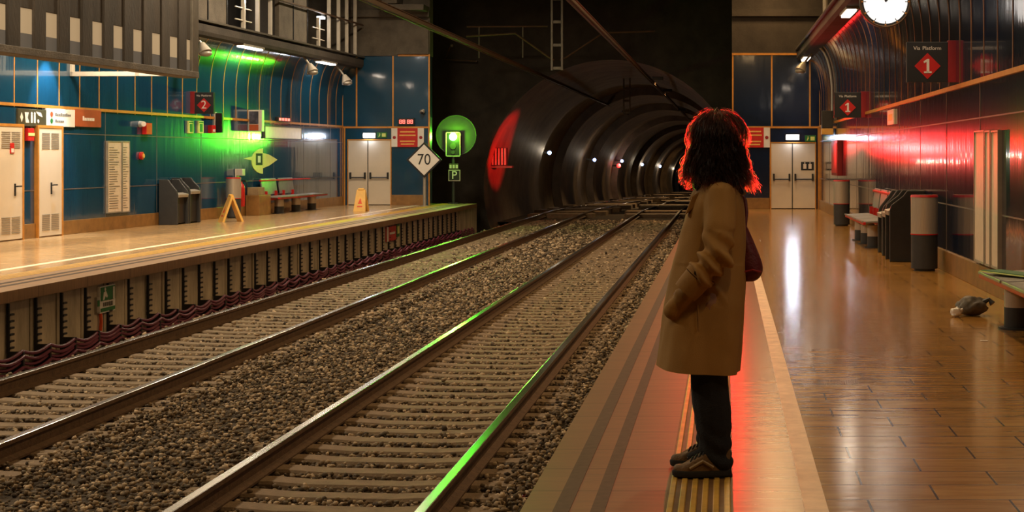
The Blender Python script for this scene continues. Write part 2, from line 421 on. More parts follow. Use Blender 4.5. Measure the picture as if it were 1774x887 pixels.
def arc_strip(b, yy, wd, z0=2.4, t=0.006):
    pr = [p for p in wall_profile() if p[1] >= z0]
    n = len(pr)
    for s0 in (0,):
        vs = []
        for a, z in pr: vs += [(a + t, yy - wd / 2, z - t * 0.3), (a + t, yy + wd / 2, z - t * 0.3)]
        for a, z in pr: vs += [(a - 0.01, yy - wd / 2, z + 0.004), (a - 0.01, yy + wd / 2, z + 0.004)]
        fs = [(2 * i, 2 * i + 1, 2 * i + 3, 2 * i + 2) for i in range(n - 1)]
        m = 2 * n
        fs += [(2 * i, 2 * i + 2, m + 2 * i + 2, m + 2 * i) for i in range(n - 1)] + [(2 * i + 1, m + 2 * i + 1, m + 2 * i + 3, 2 * i + 3) for i in range(n - 1)]
        b.add(vs, fs)
def wall_trims(W, place, sgn, L, y_end, first, zr, n0):
    b = B()
    k = 0
    while True:
        yy = first + 0.86 * k; k += 1
        if yy > y_end - 0.2: break
        loc = (yy - y_end) * (1 if W.side == 'left' else -1)
        if abs(loc) > L: continue
        arc_strip(b, loc, 0.030)
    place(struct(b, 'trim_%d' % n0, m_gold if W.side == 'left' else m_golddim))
    b = B(); a0, a1 = sorted((0, -sgn * L))
    b.box(-0.01, 0.022, a0, a1, zr - 0.028, zr + 0.028)
    b.box(-0.01, 0.012, 0.0 if sgn < 0 else -0.03, 0.03 if sgn < 0 else 0, 0.0, 4.3)
    place(struct(b, 'trim_%d' % (n0 + 1), m_gold))
    b = B()
    b.box(-0.01, 0.004, a0, a1, 1.95 - 0.008, 1.95 + 0.008); b.box(-0.01, 0.004, a0, a1, 0.88 - 0.008, 0.88 + 0.008)
    k = 0
    while 2.58 * k < L:
        yy = -sgn * 2.58 * k - sgn * 1.3; k += 1
        b.box(-0.01, 0.004, yy - 0.008, yy + 0.008, 0.25, zr)
    place(struct(b, 'trim_%d' % (n0 + 2), m_seam))
    b = B(); b.box(-0.02, 0.03, a0, a1, 0.0, 0.27)
    place(struct(b, 'baseboard_' + W.side, m_base, bevel=0.006))
    # ledge above the cove
    b = B(); b.prism([(0.30, 4.28), (0.62, 4.28), (0.66, 4.36), (0.66, 4.52), (0.52, 4.58), (-0.2, 4.58), (-0.2, 4.36), (0.30, 4.36)], 'y', a0, a1)
    place(struct(b, 'trim_%d' % (n0 + 3), m_concd))
    b = B(); b.box(0.56, 0.70, a0, a1, 4.585, 4.63)
    place(struct(b, 'trim_%d' % (n0 + 4), m_greysteel))
wall_trims(LW, placeL, sL, LL, YL, 6.6, 2.45, 9)
wall_trims(RW, placeR, sR, LR, YR, 4.75, 2.38, 14)

# upper gallery walls and ceiling
b = B(); b.box(-16.5, -13.2, Y0, 50, 4.4, 9.0); struct(b, 'wall_left_upper', m_concd)
b = B(); b.box(3.3, 4.5, Y0, 50, 4.2, 9.0); struct(b, 'wall_right_upper', m_concd)
b = B(); b.box(-16.5, 4.5, Y0, 56, 9.0, 9.3)
for k in range(9): b.box(-16, 4, 3 + 6 * k, 3.5 + 6 * k, 8.4, 9.0)
struct(b, 'ceiling', m_concd)
b = B(); b.box(-16.5, 4.5, Y0 - 0.3, Y0, -1.3, 9.3); struct(b, 'wall_back', m_concd)

# end walls
def end_wall(name, x0, x1, y, z_top, mat):
    b = B(); b.box(x0, x1, y, y + 0.35, -0.3, z_top); return struct(b, name, mat)
xL0, xL1 = far(590, 0, YL).x, far(745, 0, YL).x
xR0, xR1 = far(1268, 0, YR).x, 2.95
end_wall('wall_end_left', xL0 - 0.4, xL1, YL, far(0, 97, YL).z, m_wall)
end_wall('wall_end_right', xR0, xR1, YR, far(0, 95, YR).z, m_wallr)
zt = far(0, 97, YL).z
b = B()
b.box(xL0 - 1.2, xL1, YL - 0.05, YL + 0.5, zt, 9.0)
b.box(far(690, 0, YL).x, xL1 - 0.02, YL - 0.15, YL - 0.05, zt + 0.05, zt + 1.1)
b.box(xL0 - 0.5, xL1, YL - 0.22, YL - 0.05, zt + 1.2, zt + 1.42)
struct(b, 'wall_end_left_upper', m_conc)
b = B(); b.box(far(663, 0, 47.8).x, far(736, 0, 47.8).x, 47.6, 48.5, far(0, 18, 47.8).z, far(0, 8, 47.8).z)
b.box(far(663, 0, 47.8).x, far(690, 0, 47.8).x, 47.6, 48.5, far(0, 7, 47.8).z, far(0, -40, 47.8).z)
struct(b, 'trim_19', m_conc, bevel=0.02)
zr_ = far(0, 95, YR).z
b = B(); b.box(xR0, xR1 + 1.2, YR - 0.05, YR + 0.5, zr_, 9.0); b.box(xR0, xR1, YR - 0.22, YR - 0.05, zr_ + 1.1, zr_ + 1.3)
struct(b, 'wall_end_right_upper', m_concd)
# orange trims and stone base of the end walls
def vtrim(b, px, y, z0, z1, wd=0.045): x = far(px, 0, y).x; b.box(x - wd / 2, x + wd / 2, y - 0.02, y + 0.01, z0, z1)
b = B()
zl = far(0, 220.5, YL).z
b.box(xL0, xL1, YL - 0.024, YL + 0.01, zl - 0.028, zl + 0.028)
for px in (618, 681): vtrim(b, px, YL, zl, zt)
vtrim(b, 743.5, YL, 0.0, zt); vtrim(b, 597, YL, 0, zl)
b.box(far(690, 0, YL).x, xL1, YL - 0.06, YL + 0.01, zt - 0.01, zt + 0.05)
struct(b, 'trim_20', m_gold)
b = B(); zl2 = far(0, 220.5, YR).z
b.box(xR0, 2.74, YR - 0.024, YR + 0.01, zl2 - 0.028, zl2 + 0.028)
for px in (1337, 1403): vtrim(b, px, YR, zl2, zr_)
vtrim(b, 1269.5, YR, 0.0, zr_); vtrim(b, 1418, YR, 0, zl2); vtrim(b, 1334, YR, 0, zl2, 0.02)
b.box(xR0, 2.6, YR - 0.06, YR + 0.01, zr_ - 0.01, zr_ + 0.05)
struct(b, 'trim_21', m_gold)
b = B(); b.box(far(678, 0, YL).x, far(735, 0, YL).x, YL - 0.06, YL + 0.01, 0.0, 0.32); struct(b, 'baseboard_end_left', m_base, bevel=0.006)
b = B(); b.box(xR0, far(1333, 0, YR).x, YR - 0.05, YR + 0.01, 0.0, 0.32); struct(b, 'baseboard_end_right', m_base, bevel=0.006)

# tunnel: portal wall with a round mouth, lining in stepped rings, floor
YT, TX, TZ, TR = 54.5, -4.0, 0.42, 4.48
tcx = lambda y: TX + max(0.0, y - 60) ** 2 / 5000.0
tdz = lambda y: -0.015 * max(0.0, y - 62)
b = B(); N = 64
cir = [(TX + TR * math.cos(2 * math.pi * k / N), TZ + TR * math.sin(2 * math.pi * k / N)) for k in range(N)]
def to_rect(a):
    cx, cz = math.cos(a), math.sin(a); X0, X1, Z0, Z1 = -17.0 - TX, 5.0 - TX, -4.2 - TZ, 9.3 - TZ
    t = min((X1 / cx) if cx > 1e-6 else 1e9, (X0 / cx) if cx < -1e-6 else 1e9, (Z1 / cz) if cz > 1e-6 else 1e9, (Z0 / cz) if cz < -1e-6 else 1e9)
    return (TX + cx * t, TZ + cz * t)
rec = [to_rect(2 * math.pi * k / N) for k in range(N)]
vs = [(x, YT, z) for x, z in cir] + [(x, YT, z) for x, z in rec]
b.add(vs, [(k, (k + 1) % N, N + (k + 1) % N, N + k) for k in range(N)])
struct(b, 'wall_portal', m_concd)
b = B(); rings = []
ys = []; y = YT
seq = [(YT, TR), (YT + 8, TR), (YT + 15.5, TR)]
y = YT + 15.5
i = 0
while y < 260:
    seq += [(y + 0.02, TR + 0.42), (y + 9.0, TR + 0.42), (y + 9.02, TR), (y + 17.0, TR)]
    y += 17.0; i += 1
for y, r in seq:
    rings.append([(tcx(y) + r * math.cos(2 * math.pi * k / N), y, TZ + tdz(y) + r * math.sin(2 * math.pi * k / N)) for k in range(N)])
b.loft(rings, caps=False)
struct(b, 'tunnel_lining', m_lining, smooth=True)
b = B(); n = 60; vs = []
for k in range(n + 1):
    y = 56.5 + (260 - 56.5) * k / n
    vs += [(tcx(y) - 5, y, -0.86 + tdz(y)), (tcx(y) + 5, y, -0.86 + tdz(y))]
b.add(vs, [(2 * k, 2 * k + 1, 2 * k + 3, 2 * k + 2) for k in range(n)])
struct(b, 'tunnel_floor', m_ballastbed)
rnd = random.Random(8)
b = B(); y = 60.0                                   # cast slabs between the tunnel rails
while y < 200:
    for x0, x1 in ((-4.2, -1.3), (-7.4, -4.9), (-8.0, -7.5)):
        if rnd.random() < 0.8:
            d = rnd.uniform(-0.3, 0.3); s_ = tcx(y) - TX
            b.box(x0 + s_ + d, x1 + s_ + d, y, y + 1.5, -0.9 + tdz(y), -0.72 + tdz(y) + rnd.uniform(0, 0.06))
    y += 3.4
struct(b, 'trim_22', m_sleeper)
# walls of the gap between platform ends and the portal
b = B(); b.box(-17, -11.2, YL + 0.36, YT, -1.3, 9.0); struct(b, 'wall_gap_left', m_concd)
b = B(); b.box(0.9, 5, YR + 0.4, YT, -1.3, 9.0); struct(b, 'wall_gap_right', m_concd)

# track bed
b = B(); n = 40; xs = [(-8.2, -1.0), (-7.75, -0.98), (-7.3, -0.86), (-5.0, -0.85), (-4.4, -0.83), (-3.8, -0.85), (-1.5, -0.86), (-1.2, -0.93), (-0.75, -1.0)]
vs = [(x, Y0 + (YT + 2.5 - Y0) * k / n, z) for k in range(n + 1) for x, z in xs]
mm = len(xs)
b.add(vs, [(k * mm + i, k * mm + i + 1, (k + 1) * mm + i + 1, (k + 1) * mm + i) for k in range(n) for i in range(mm - 1)])
struct(b, 'ground_trackbed', m_ballastbed)
# ---------------------------------------------------------------- tracks
RX = [-1.85, -3.375, -5.45, -6.98]
rail_labels = ['polished running rail nearest the platform where the person stands',
               'polished running rail beside the gravel strip on the near track',
               'polished running rail beside the gravel strip on the far track',
               'polished running rail closest to the purple cables and far platform']
prof = [(-0.036, -0.002), (-0.030, 0.0), (0.030, 0.0), (0.036, -0.002), (0.036, -0.034), (0.010, -0.048), (0.009, -0.125), (0.068, -0.143), (0.068, -0.16), (-0.068, -0.16), (-0.068, -0.143), (-0.009, -0.125), (-0.010, -0.048), (-0.036, -0.034)]
for x, lb in zip(RX, rail_labels):
    b = B(); ys = [3.0 + 3 * k for k in range(20)] + [63 + 4 * k for k in range(16)]
    rings = [[(x + tcx(y) - TX + px, y, RZ + tdz(y) + pz) for px, pz in prof] for y in ys]
    n = len(prof); vs = [p for r in rings for p in r]
    for i in range(len(ys) - 1):
        pass
    fs = [(i * n + k, i * n + (k + 1) % n, (i + 1) * n + (k + 1) % n, (i + 1) * n + k) for i in range(len(ys) - 1) for k in range(n)]
    b.add(vs, fs)
    b.mi = [1 if (j % n) in (0, 1, 2) else 0 for j in range(len(fs))]
    tag(b.build('steel_rail', [m_rust, m_steel]), lb, 'rail', 'running rails of the two tracks')

def sleeper_mesh():
    b = B(); L = 1.12
    secs = [(-L, 0.0), (-0.62, 0.0), (-0.35, -0.015), (0.35, -0.015), (0.62, 0.0), (L, 0.0)]
    rings = [[(x, -0.12, -0.22), (x, 0.12, -0.22), (x, 0.105, dz - 0.02), (x, 0.088, dz), (x, -0.088, dz), (x, -0.105, dz - 0.02)] for x, dz in secs]
    b.loft(rings); return b
PITCH = 0.415
first = None
place_words = {}
for xc, which, y_start in ((-2.61, 'near track beside the platform edge', 9.4), (-6.215, 'far track beside the purple cables', 11.4)):
    y = y_start; k = 0
    while y < 57:
        if first is None:
            first = sleeper_mesh().build('railway_sleeper', m_sleeper); o = first
        else:
            o = first.copy(); COL.objects.link(o)
        o.location = (xc, y, -0.795); o.rotation_euler = (0, 0, -0.10 + 0.006 * math.sin(k * 2.3))
        tag(o, 'pale brown concrete sleeper of the ' + which, 'sleeper', 'sleepers of the ' + which)
        y += PITCH; k += 1

# ballast stones: nobody could count them
def ballast():
    rng = np.random.default_rng(7)
    phi = (1 + 5 ** 0.5) / 2
    iv = np.array([(-1, phi, 0), (1, phi, 0), (-1, -phi, 0), (1, -phi, 0), (0, -1, phi), (0, 1, phi), (0, -1, -phi), (0, 1, -phi), (phi, 0, -1), (phi, 0, 1), (-phi, 0, -1), (-phi, 0, 1)]) / math.sqrt(1 + phi * phi)
    fc = np.array([(0, 11, 5), (0, 5, 1), (0, 1, 7), (0, 7, 10), (0, 10, 11), (1, 5, 9), (5, 11, 4), (11, 10, 2), (10, 7, 6), (7, 1, 8), (3, 9, 4), (3, 4, 2), (3, 2, 6), (3, 6, 8), (3, 8, 9), (4, 9, 5), (2, 4, 11), (6, 2, 10), (8, 6, 7), (9, 8, 1)])
    pts = []
    for y0, y1, dens, sz in ((8.5, 20, 620, 0.021), (20, 34, 300, 0.027), (34, 57, 100, 0.040)):
        n = int((y1 - y0) * 7.1 * dens)
        p = np.stack([rng.uniform(-7.98, -0.86, n), rng.uniform(y0, y1, n), rng.uniform(0.7, 1.45, n) * sz], 1)
        pts.append(p)
    p = np.concatenate(pts)
    prof_x = [a for a, _ in xs]; prof_z = [z for _, z in xs]
    z = np.interp(p[:, 0], prof_x, prof_z)
    keep = np.ones(len(p), bool)
    for x in RX: keep &= np.abs(p[:, 0] - x) > 0.085
    for xc, ys0 in ((-2.61, 9.4), (-6.215, 11.4)):
        inx = np.abs(p[:, 0] - xc) < 1.24
        ph = (p[:, 1] - ys0 + (p[:, 0] - xc) * 0.10 + PITCH / 2) % PITCH - PITCH / 2
        onsl = np.abs(ph) < 0.112
        keep &= ~(inx & onsl & (np.abs(p[:, 0] - xc) < 0.88 + 0.2 * rng.random(len(p))) & (rng.random(len(p)) > 0.004))
        z = np.where(inx & ~onsl, -0.838, z)
        z = np.where(inx & onsl, -0.79, z)
        out_ = (np.abs(p[:, 0] - xc) > 0.86) & (np.abs(p[:, 0] - xc) < 1.3)
        z = np.where(out_, -0.845 + 0.05 * rng.random(len(p)), z)
    p, z = p[keep], z[keep]; n = len(p)
    shp = iv[None] * rng.uniform(0.6, 1.15, (n, 12, 1)) * rng.uniform(0.65, 1.25, (n, 1, 3))
    a = rng.uniform(0, 2 * math.pi, n); ca, sa = np.cos(a)[:, None], np.sin(a)[:, None]
    vx = shp[:, :, 0] * ca - shp[:, :, 1] * sa; vy = shp[:, :, 0] * sa + shp[:, :, 1] * ca
    V = np.stack([vx, vy, shp[:, :, 2] * 0.8], 2) * p[:, 2][:, None, None]
    V += np.stack([p[:, 0], p[:, 1], z + rng.uniform(-0.012, 0.03, n)], 1)[:, None, :]
    Fc = (fc[None] + (np.arange(n) * 12)[:, None, None]).reshape(-1, 3)
    me = bpy.data.meshes.new('track_ballast')
    me.vertices.add(n * 12); me.vertices.foreach_set('co', V.reshape(-1).astype(np.float32))
    me.loops.add(len(Fc) * 3); me.loops.foreach_set('vertex_index', Fc.reshape(-1).astype(np.int32))
    me.polygons.add(len(Fc)); me.polygons.foreach_set('loop_start', np.arange(0, len(Fc) * 3, 3, dtype=np.int32))
    me.update(); me.validate()
    t = NT('ballast_stone'); ge = t.n('ShaderNodeNewGeometry'); rp = t.n('ShaderNodeValToRGB')
    el = rp.color_ramp.elements
    el[0].position = 0; el[0].color = (0.045, 0.031, 0.019, 1); el[1].position = 1; el[1].color = (0.62, 0.47, 0.31, 1)
    e = el.new(0.45); e.color = (0.15, 0.105, 0.06, 1); e = el.new(0.8); e.color = (0.36, 0.26, 0.155, 1)
    t.l(ge.outputs['Random Per Island'], rp.inputs['Fac']); t.l(rp.outputs['Color'], t.b.inputs['Base Color']); t.b.inputs['Roughness'].default_value = 0.8
    me.materials.append(t.m)
    o = bpy.data.objects.new('track_ballast', me); COL.objects.link(o); o['kind'] = 'stuff'
    o['label'] = 'loose brown and grey ballast stones filling the track bed'; o['category'] = 'gravel'
ballast()

# litter on the ballast
b = B()
b.loft([[(0.09 * s * math.cos(a) * (1 + 0.25 * math.sin(3 * a)), 0.06 * s * math.sin(a), z) for a in [2 * math.pi * k / 14 for k in range(14)]] for s, z in ((0.6, 0), (1, 0.02), (0.8, 0.05), (0.3, 0.06))])
o = b.build('crumpled_wrapper', m_white, smooth=True); p = far(985, 715, 2700 * 2.42 / (715 - 272)); o.location = (p.x, p.y, -0.93); o.rotation_euler = (0.1, 0.1, 0.5)
tag(o, 'crumpled white wrapper lying on the ballast by the near platform edge', 'litter')
b = B(); b.ball((0, 0, 0.03), 0.032, 2, scale=(1, 1, 0.85)); b.cyl((0, 0, 0.05), (0, 0, 0.065), 0.012, 0.008, 8)
o = b.build('bottle_cap', m_redp, smooth=True); o.location = (-1.40, 2700 * 2.4 / 598, -0.90)
tag(o, 'tiny red bottle cap on the dark ballast near the bottom edge', 'litter')

# cable racks and purple cables along the far platform
rack = None; k = 0; y = 16.83 - 0.707
while y < 47:
    p0 = Vector((-8.085, y, 0))
    if rack is None:
        rack = thing('cable_rack', 'x', 'cable rack', p0)
        b = B(); b.box(-0.01, 0.022, -0.016, 0.016, -1.0, -0.15); b.build('rack_post', m_black, rack, bevel=0.004)
        for j in range(6):
            b = B(); b.box(0.0, 0.03, 0.0, 0.11, -0.28 - 0.075 * j - 0.012, -0.28 - 0.075 * j + 0.012); b.build('rack_peg', m_black, rack, bevel=0.003)
        b = B(); b.box(0.015, 0.185, -0.02, 0.02, -1.0, -0.69); b.build('cable_clamp', m_black, rack, bevel=0.005)
        r = rack
    else: r = dup(rack, p0)
    r['label'] = 'slim black cable rack with short pegs between the far platform face panels'; r['group'] = 'cable racks on the far platform face'
    y += 0.707; k += 1
names5 = ['topmost', 'second from the top', 'middle', 'second from the bottom', 'lowest']
for j in range(5):
    pts = []; y = 12.0
    while y < 49:
        ph = ((y - 16.123) / 0.707) % 1.0
        sag = 0.055 * math.sin(math.pi * ph) + 0.012 * math.sin(y * 1.7 + j)
        pts.append((-7.93 + 0.02 * (j % 2) + 0.012 * math.sin(y * 1.1 + 2 * j), y, -0.70 - 0.052 * j - sag)); y += 0.707 / 6
    b = B(); b.tube(pts, 0.021, 7)
    tag(b.build('power_cable', m_purple, smooth=True), 'purple cable along the foot of the far platform, %s of the five' % names5[j], 'cable', 'purple cables along the far platform')

# ---------------------------------------------------------------- lamps that light the hall: added unseen fill lights, ledge strips
def hall_fill_light(x, y, z, power, label, col=WARM):  # area lamp added out of view to fill the hall with light
    t = thing('hall_fill_light', label, 'lamp', (x, y, z), 0, 'added fill lights of the hall')
    b = B(); b.box(-0.25, 0.25, -0.6, 0.6, 0.02, 0.14); b.box(-0.03, 0.03, -0.03, 0.03, 0.14, 9.0 - z); b.build('housing', m_dgrey, t, bevel=0.01)
    b = B(); b.box(-0.2, 0.2, -0.55, 0.55, 0.0, 0.03); b.build('diffuser', m_em_warm, t)
    d = lamp('AREA', 'lamp_light', (0, 0, -0.03), power, col, parent=t, shape='RECTANGLE', size=0.4, size_y=1.1)
    return t
for k, (y, f_) in enumerate(((2.0, 0.55), (9, 0.3), (16, 1.1), (23, 1.5), (30, 1.2), (37, 1.1), (43, 0.8))):
    hall_fill_light(1.2, y, 7.2, P_FILL_RIGHT * f_, 'added unseen fill light high above the near platform')
for k, (y, f_) in enumerate(((8, 1.0), (15, 1.0), (22, 1.0), (29, 1.2), (36, 1.2), (43, 0.8))):
    hall_fill_light(-9.3 + 0.03 * (y - 30), y, 7.2, P_FILL_LEFT * f_, 'added unseen fill light high above the far platform', NEUTRAL)
for y in (21.5, 25.5, 29.0):  # added behind the screen to brighten doors and floor
    hall_fill_light(LW.at(y, 0, 1.35).x, y, 4.3, 165.0, 'added fill light under the far gallery behind the fin screen', NEUTRAL)
for k, (y, f_) in enumerate(((4, 0.7), (12, 0.8), (20, 1.0), (28, 1.0), (36, 1.0), (44, 0.7))):
    hall_fill_light(-3.2, y, 7.2, P_FILL_TRACK * f_, 'added unseen fill light high above the tracks')

def ledge_light(W, y, label, power=P_LEDGE):
    t = thing('ledge_light', label, 'lamp', W.at(y, 4.28, 0.48), W.rz, 'strip lights under the wall ledges')
    b = B(); b.box(-0.10, 0.14, -0.75, 0.75, -0.05, 0.0); b.build('housing', m_lgrey, t, bevel=0.008)
    b = B(); b.box(-0.06, 0.11, -0.70, 0.70, -0.085, -0.045); b.build('diffuser', m_em_ledge, t, bevel=0.01)
    lamp('AREA', 'lamp_light', (0.02, 0, -0.1), power, (1.0, 0.82, 0.62), parent=t, shape='RECTANGLE', size=0.16, size_y=1.4)
for y, s in ((38.9, 'strip light under the far ledge, left of the loudspeaker'), (45.2, 'strip light under the far ledge, nearest the end wall'), (32.6, 'strip light under the far ledge behind the fin screen'), (26.2, 'strip light of the far ledge, out at the left')):
    ledge_light(LW, y, s)
for y, s in ((43.2, 'strip light under the near ledge at its far end'), (29.5, 'strip light under the near ledge left of the clock'), (17.5, 'strip light under the near ledge above the large platform sign'), (6.0, 'strip light under the near ledge close to the viewer')):
    ledge_light(RW, y, s)
# ---------------------------------------------------------------- doors
def leaf(parent, x0, x1, z0, z1, bar=None, lever=None, mat=None, vents=False):
    """door leaf in the x-z plane of a frame whose front is -y"""
    b = B(); b.box(x0, x1, -0.05, 0.0, z0, z1); d = b.build('door_leaf', mat or m_door, parent, bevel=0.006)
    if bar is not None:
        b = B(); b.box(x0 + 0.05, x0 + 0.10, -0.13, -0.05, bar - 0.1, bar + 0.1); b.box(x1 - 0.10, x1 - 0.05, -0.13, -0.05, bar - 0.1, bar + 0.1)
        b.cyl((x0 + 0.07, -0.11, bar - 0.06), (x1 - 0.07, -0.11, bar - 0.06), 0.02, n=10)
        b.build('panic_bar', m_black, d, bevel=0.006)
    if lever is not None:
        b = B(); b.box(lever - 0.02, lever + 0.02, -0.065, -0.045, 0.80, 1.02); b.cyl((lever, -0.05, 0.97), (lever, -0.11, 0.97), 0.012, n=10); b.box(lever - 0.01, lever + 0.13, -0.12, -0.10, 0.96, 0.985)
        b.build('door_handle', m_black, d, bevel=0.003)
    if vents:
        for zc in (z0 + 0.25, z1 - 0.25):
            b = B()
            for j in range(9):
                for i in range(2):
                    xm = (x0 + x1) / 2 + (i - 0.5) * 0.36
                    b.box(xm - 0.15, xm + 0.15, -0.058, -0.048, zc - 0.14 + 0.035 * j, zc - 0.125 + 0.035 * j)
            b.build('vent_grille', m_lgrey, d)
    return d
def end_doors(y, pxs, py_top, label_n, pict=False):
    x0, xm, x1 = [far(p, 0, y).x for p in pxs]; zt_ = far(0, py_top, y).z
    t = bpy.data.objects.new('door_%d' % label_n, None); COL.objects.link(t); t.location = (x0, y, 0); t['kind'] = 'structure'
    leaf(t, 0.0, xm - x0 - 0.01, 0.02, zt_, bar=0.92); d = leaf(t, xm - x0 + 0.01, x1 - x0, 0.02, zt_, bar=0.92)
    b = B(); b.box(xm - x0 - 0.012, xm - x0 + 0.012, -0.058, 0.0, 0.02, zt_ + 0.02); b.build('meeting_stile', m_ink, t)
    if pict:
        b = B(); b.box(xm - x0 + 0.25, xm - x0 + 0.62, -0.058, -0.048, 1.12, 1.36); b.build('door_sign', m_ink, d)
        b = B()
        for dx in (0.36, 0.51):
            b.box(xm - x0 + dx - 0.045, xm - x0 + dx + 0.045, -0.063, -0.055, 1.16, 1.30); b.disc((xm - x0 + dx, -0.06, 1.325), 0.02, 'y', 0.006, 12)
        b.build('pictogram', m_paper, d)
    b = B(); w_ = 0.03
    b.box(-w_, 0, -0.06, 0.02, 0, zt_ + w_); b.box(x1 - x0, x1 - x0 + w_, -0.06, 0.02, 0, zt_ + w_); b.box(0, x1 - x0, -0.06, 0.02, zt_, zt_ + w_)
    b.build('door_frame', m_gold, t)
    return t
end_doors(YL, (604, 638, 677), 243, 1)
end_doors(YR, (1336, 1372.5, 1412), 248, 2, True)
def wall_door(px0, px1, py_top, n, lever_side):
    p0, p1 = LW.hit(px0, 0), LW.hit(px1, 0); zt_ = LW.hit((px0 + px1) / 2, py_top).z
    wd = (p1 - p0).length
    t = bpy.data.objects.new('door_%d' % n, None); COL.objects.link(t); t.location = (p0.x, p0.y, 0); t.rotation_euler = (0, 0, LW.rz + math.pi / 2); t['kind'] = 'structure'
    t.location = Vector(t.location) + LW.out * 0.012
    leaf(t, 0, wd, 0.02, zt_, lever=(wd - 0.28 if lever_side > 0 else 0.48), mat=m_door, vents=True)
    b = B(); w_ = 0.05
    b.box(-w_, 0, -0.06, 0.02, 0, zt_ + w_); b.box(wd, wd + w_, -0.06, 0.02, 0, zt_ + w_); b.box(0, wd, -0.06, 0.02, zt_, zt_ + w_)
    b.build('door_frame', m_gold, t)
wall_door(-8, 33, 219, 3, 1)
wall_door(61.5, 101.5, 222, 4, -1)

# ---------------------------------------------------------------- end-wall fittings
def emergency_light(px, py, y, label):
    t = thing('emergency_light', label, 'lamp', far(px, py, y), 0, 'emergency lights above the end doors')
    b = B(); b.box(-0.20, 0.20, -0.05, 0.0, -0.08, 0.09); b.build('housing', m_white, t, bevel=0.01)
    b = B(); b.box(-0.17, 0.17, -0.09, -0.045, -0.06, 0.06); b.build('diffuser', m_em_cool, t, bevel=0.012)
    lamp('AREA', 'lamp_light', (0, -0.12, -0.02), 9, COOL, aim=(0, -1, -0.8), parent=t, shape='RECTANGLE', size=0.32, size_y=0.1)
emergency_light(640, 235, YL, 'small white emergency light above the left end doors')
emergency_light(1373, 238, YR, 'small white emergency light above the right end doors')
def exit_plate(px, py, y, label):
    t = thing('exit_sign', label, 'sign', far(px, py, y))
    b = B(); b.box(-0.16, 0.16, -0.03, 0.0, -0.09, 0.09); b.build('plate', m_green, t, bevel=0.006)
    b = B(); b.box(0.0, 0.12, -0.034, -0.028, -0.055, 0.055); b.ball((-0.07, -0.032, 0.045), 0.016, 1)
    b.add([(-0.11, -0.034, -0.06), (-0.09, -0.034, -0.06), (-0.04, -0.034, 0.02), (-0.08, -0.034, 0.03)], [(0, 1, 2, 3)])
    b.build('pictogram', m_lime, t)
exit_plate(662, 234, YL, 'small green exit pictogram plate right of the left emergency light')
exit_plate(1404, 240, YR, 'small green exit pictogram plate right of the right emergency light')
def warning_board(px0, px1, py0, py1, y, label):
    a, b_ = far(px0, py0, y), far(px1, py1, y); wd, ht = b_.x - a.x, a.z - b_.z
    t = thing('warning_board', label, 'sign', (a.x, y - 0.03, b_.z))
    b = B(); b.box(0, wd, -0.03, 0.0, 0, ht); b.build('backing', m_white, t, bevel=0.005)
    b = B(); b.box(0.19 * wd, 0.81 * wd, -0.04, -0.028, 0.0, ht); b.build('red_panel', m_redp, t)
    b = B()
    for z, i0, i1 in ((0.80, 0.27, 0.73), (0.62, 0.25, 0.75), (0.30, 0.27, 0.73), (0.15, 0.30, 0.70)):
        b.box(i0 * wd, i1 * wd, -0.045, -0.038, ht * z - 0.018, ht * z + 0.018)
    b.build('text_lines', m_ygold, t)
    b = B()
    for xx in (0.095, 0.905): b.disc((xx * wd, -0.034, ht * 0.5), 0.05, 'y', 0.01, 20)
    b.build('red_dot', m_dred, t)
warning_board(678.5, 735, 222, 254.5, YL, 'red warning board with white side bands on the left end wall')
warning_board(1278, 1333.5, 221, 255.5, YR, 'red warning board with white side bands beside the person\'s head')
t = thing('led_display', 'small black display with glowing red digits above the left warning board', 'display', far(704.5, 211, YL))
b = B(); b.box(-0.26, 0.26, -0.08, 0.0, -0.11, 0.11); b.build('case', m_black, t, bevel=0.01)
b = B()
for cx_ in (-0.17, -0.07, 0.07, 0.17):
    for z in (-0.055, 0, 0.055): b.box(cx_ - 0.032, cx_ + 0.032, -0.086, -0.078, z - 0.01, z + 0.01)
    for z in (-0.028, 0.028):
        for s in (-1, 1): b.box(cx_ + s * 0.032 - 0.009, cx_ + s * 0.032 + 0.009, -0.086, -0.078, z - 0.022, z + 0.022)
b.build('digits', m_em_led, t)
def camera_dome(loc, rz, label):
    t = thing('security_camera', label, 'camera', loc, rz)
    b = B(); b.cyl((0, 0, 0), (0, -0.09, 0), 0.055, 0.05, 14); b.build('bracket', m_white, t, smooth=True)
    b = B(); b.ball((0, -0.13, -0.03), 0.085, 2, scale=(1, 1, 0.9)); b.build('housing', m_lgrey, t, smooth=True)
    b = B(); b.ball((0, -0.18, -0.06), 0.05, 2); b.build('lens', m_black, t, smooth=True)
camera_dome(far(733, 192, YL), 0, 'pale dome camera on the left end wall above the warning board')

# speed diamonds
def speed_sign(px, py, half_px, y, label, digits):
    p = far(px, py, y); hd = half_px * y / F
    t = thing('speed_sign', label, 'sign', (p.x, y, 0))
    z = p.z
    b = B(); b.prism([(-hd, z), (0, z - hd), (hd, z), (0, z + hd)], 'y', -0.03, 0.03); b.build('border', m_ink, t, bevel=0.01)
    k = hd * 0.86
    b = B(); b.prism([(-k, z), (0, z - k), (k, z), (0, z + k)], 'y', -0.04, -0.028); b.build('face', m_white, t)
    if digits: text(digits, hd * 0.86, m_ink, t, (0, -0.043, z), ROT_Y, 'digits', sx=0.9)
    b = B(); b.cyl((0, 0.06, 0.0), (0, 0.06, z + hd * 0.5), 0.05, n=14); b.cyl((0, 0.06, 0), (0, 0.06, 0.03), 0.13, n=16); b.build('post', m_lgrey, t, smooth=True)
    return t
speed_sign(735, 277, 31, 47.2, 'white diamond speed sign reading 70 on a pale post', '70')
speed_sign(1273, 281, 30, 44.0, 'diamond sign mostly hidden behind the person\'s hair', '70')

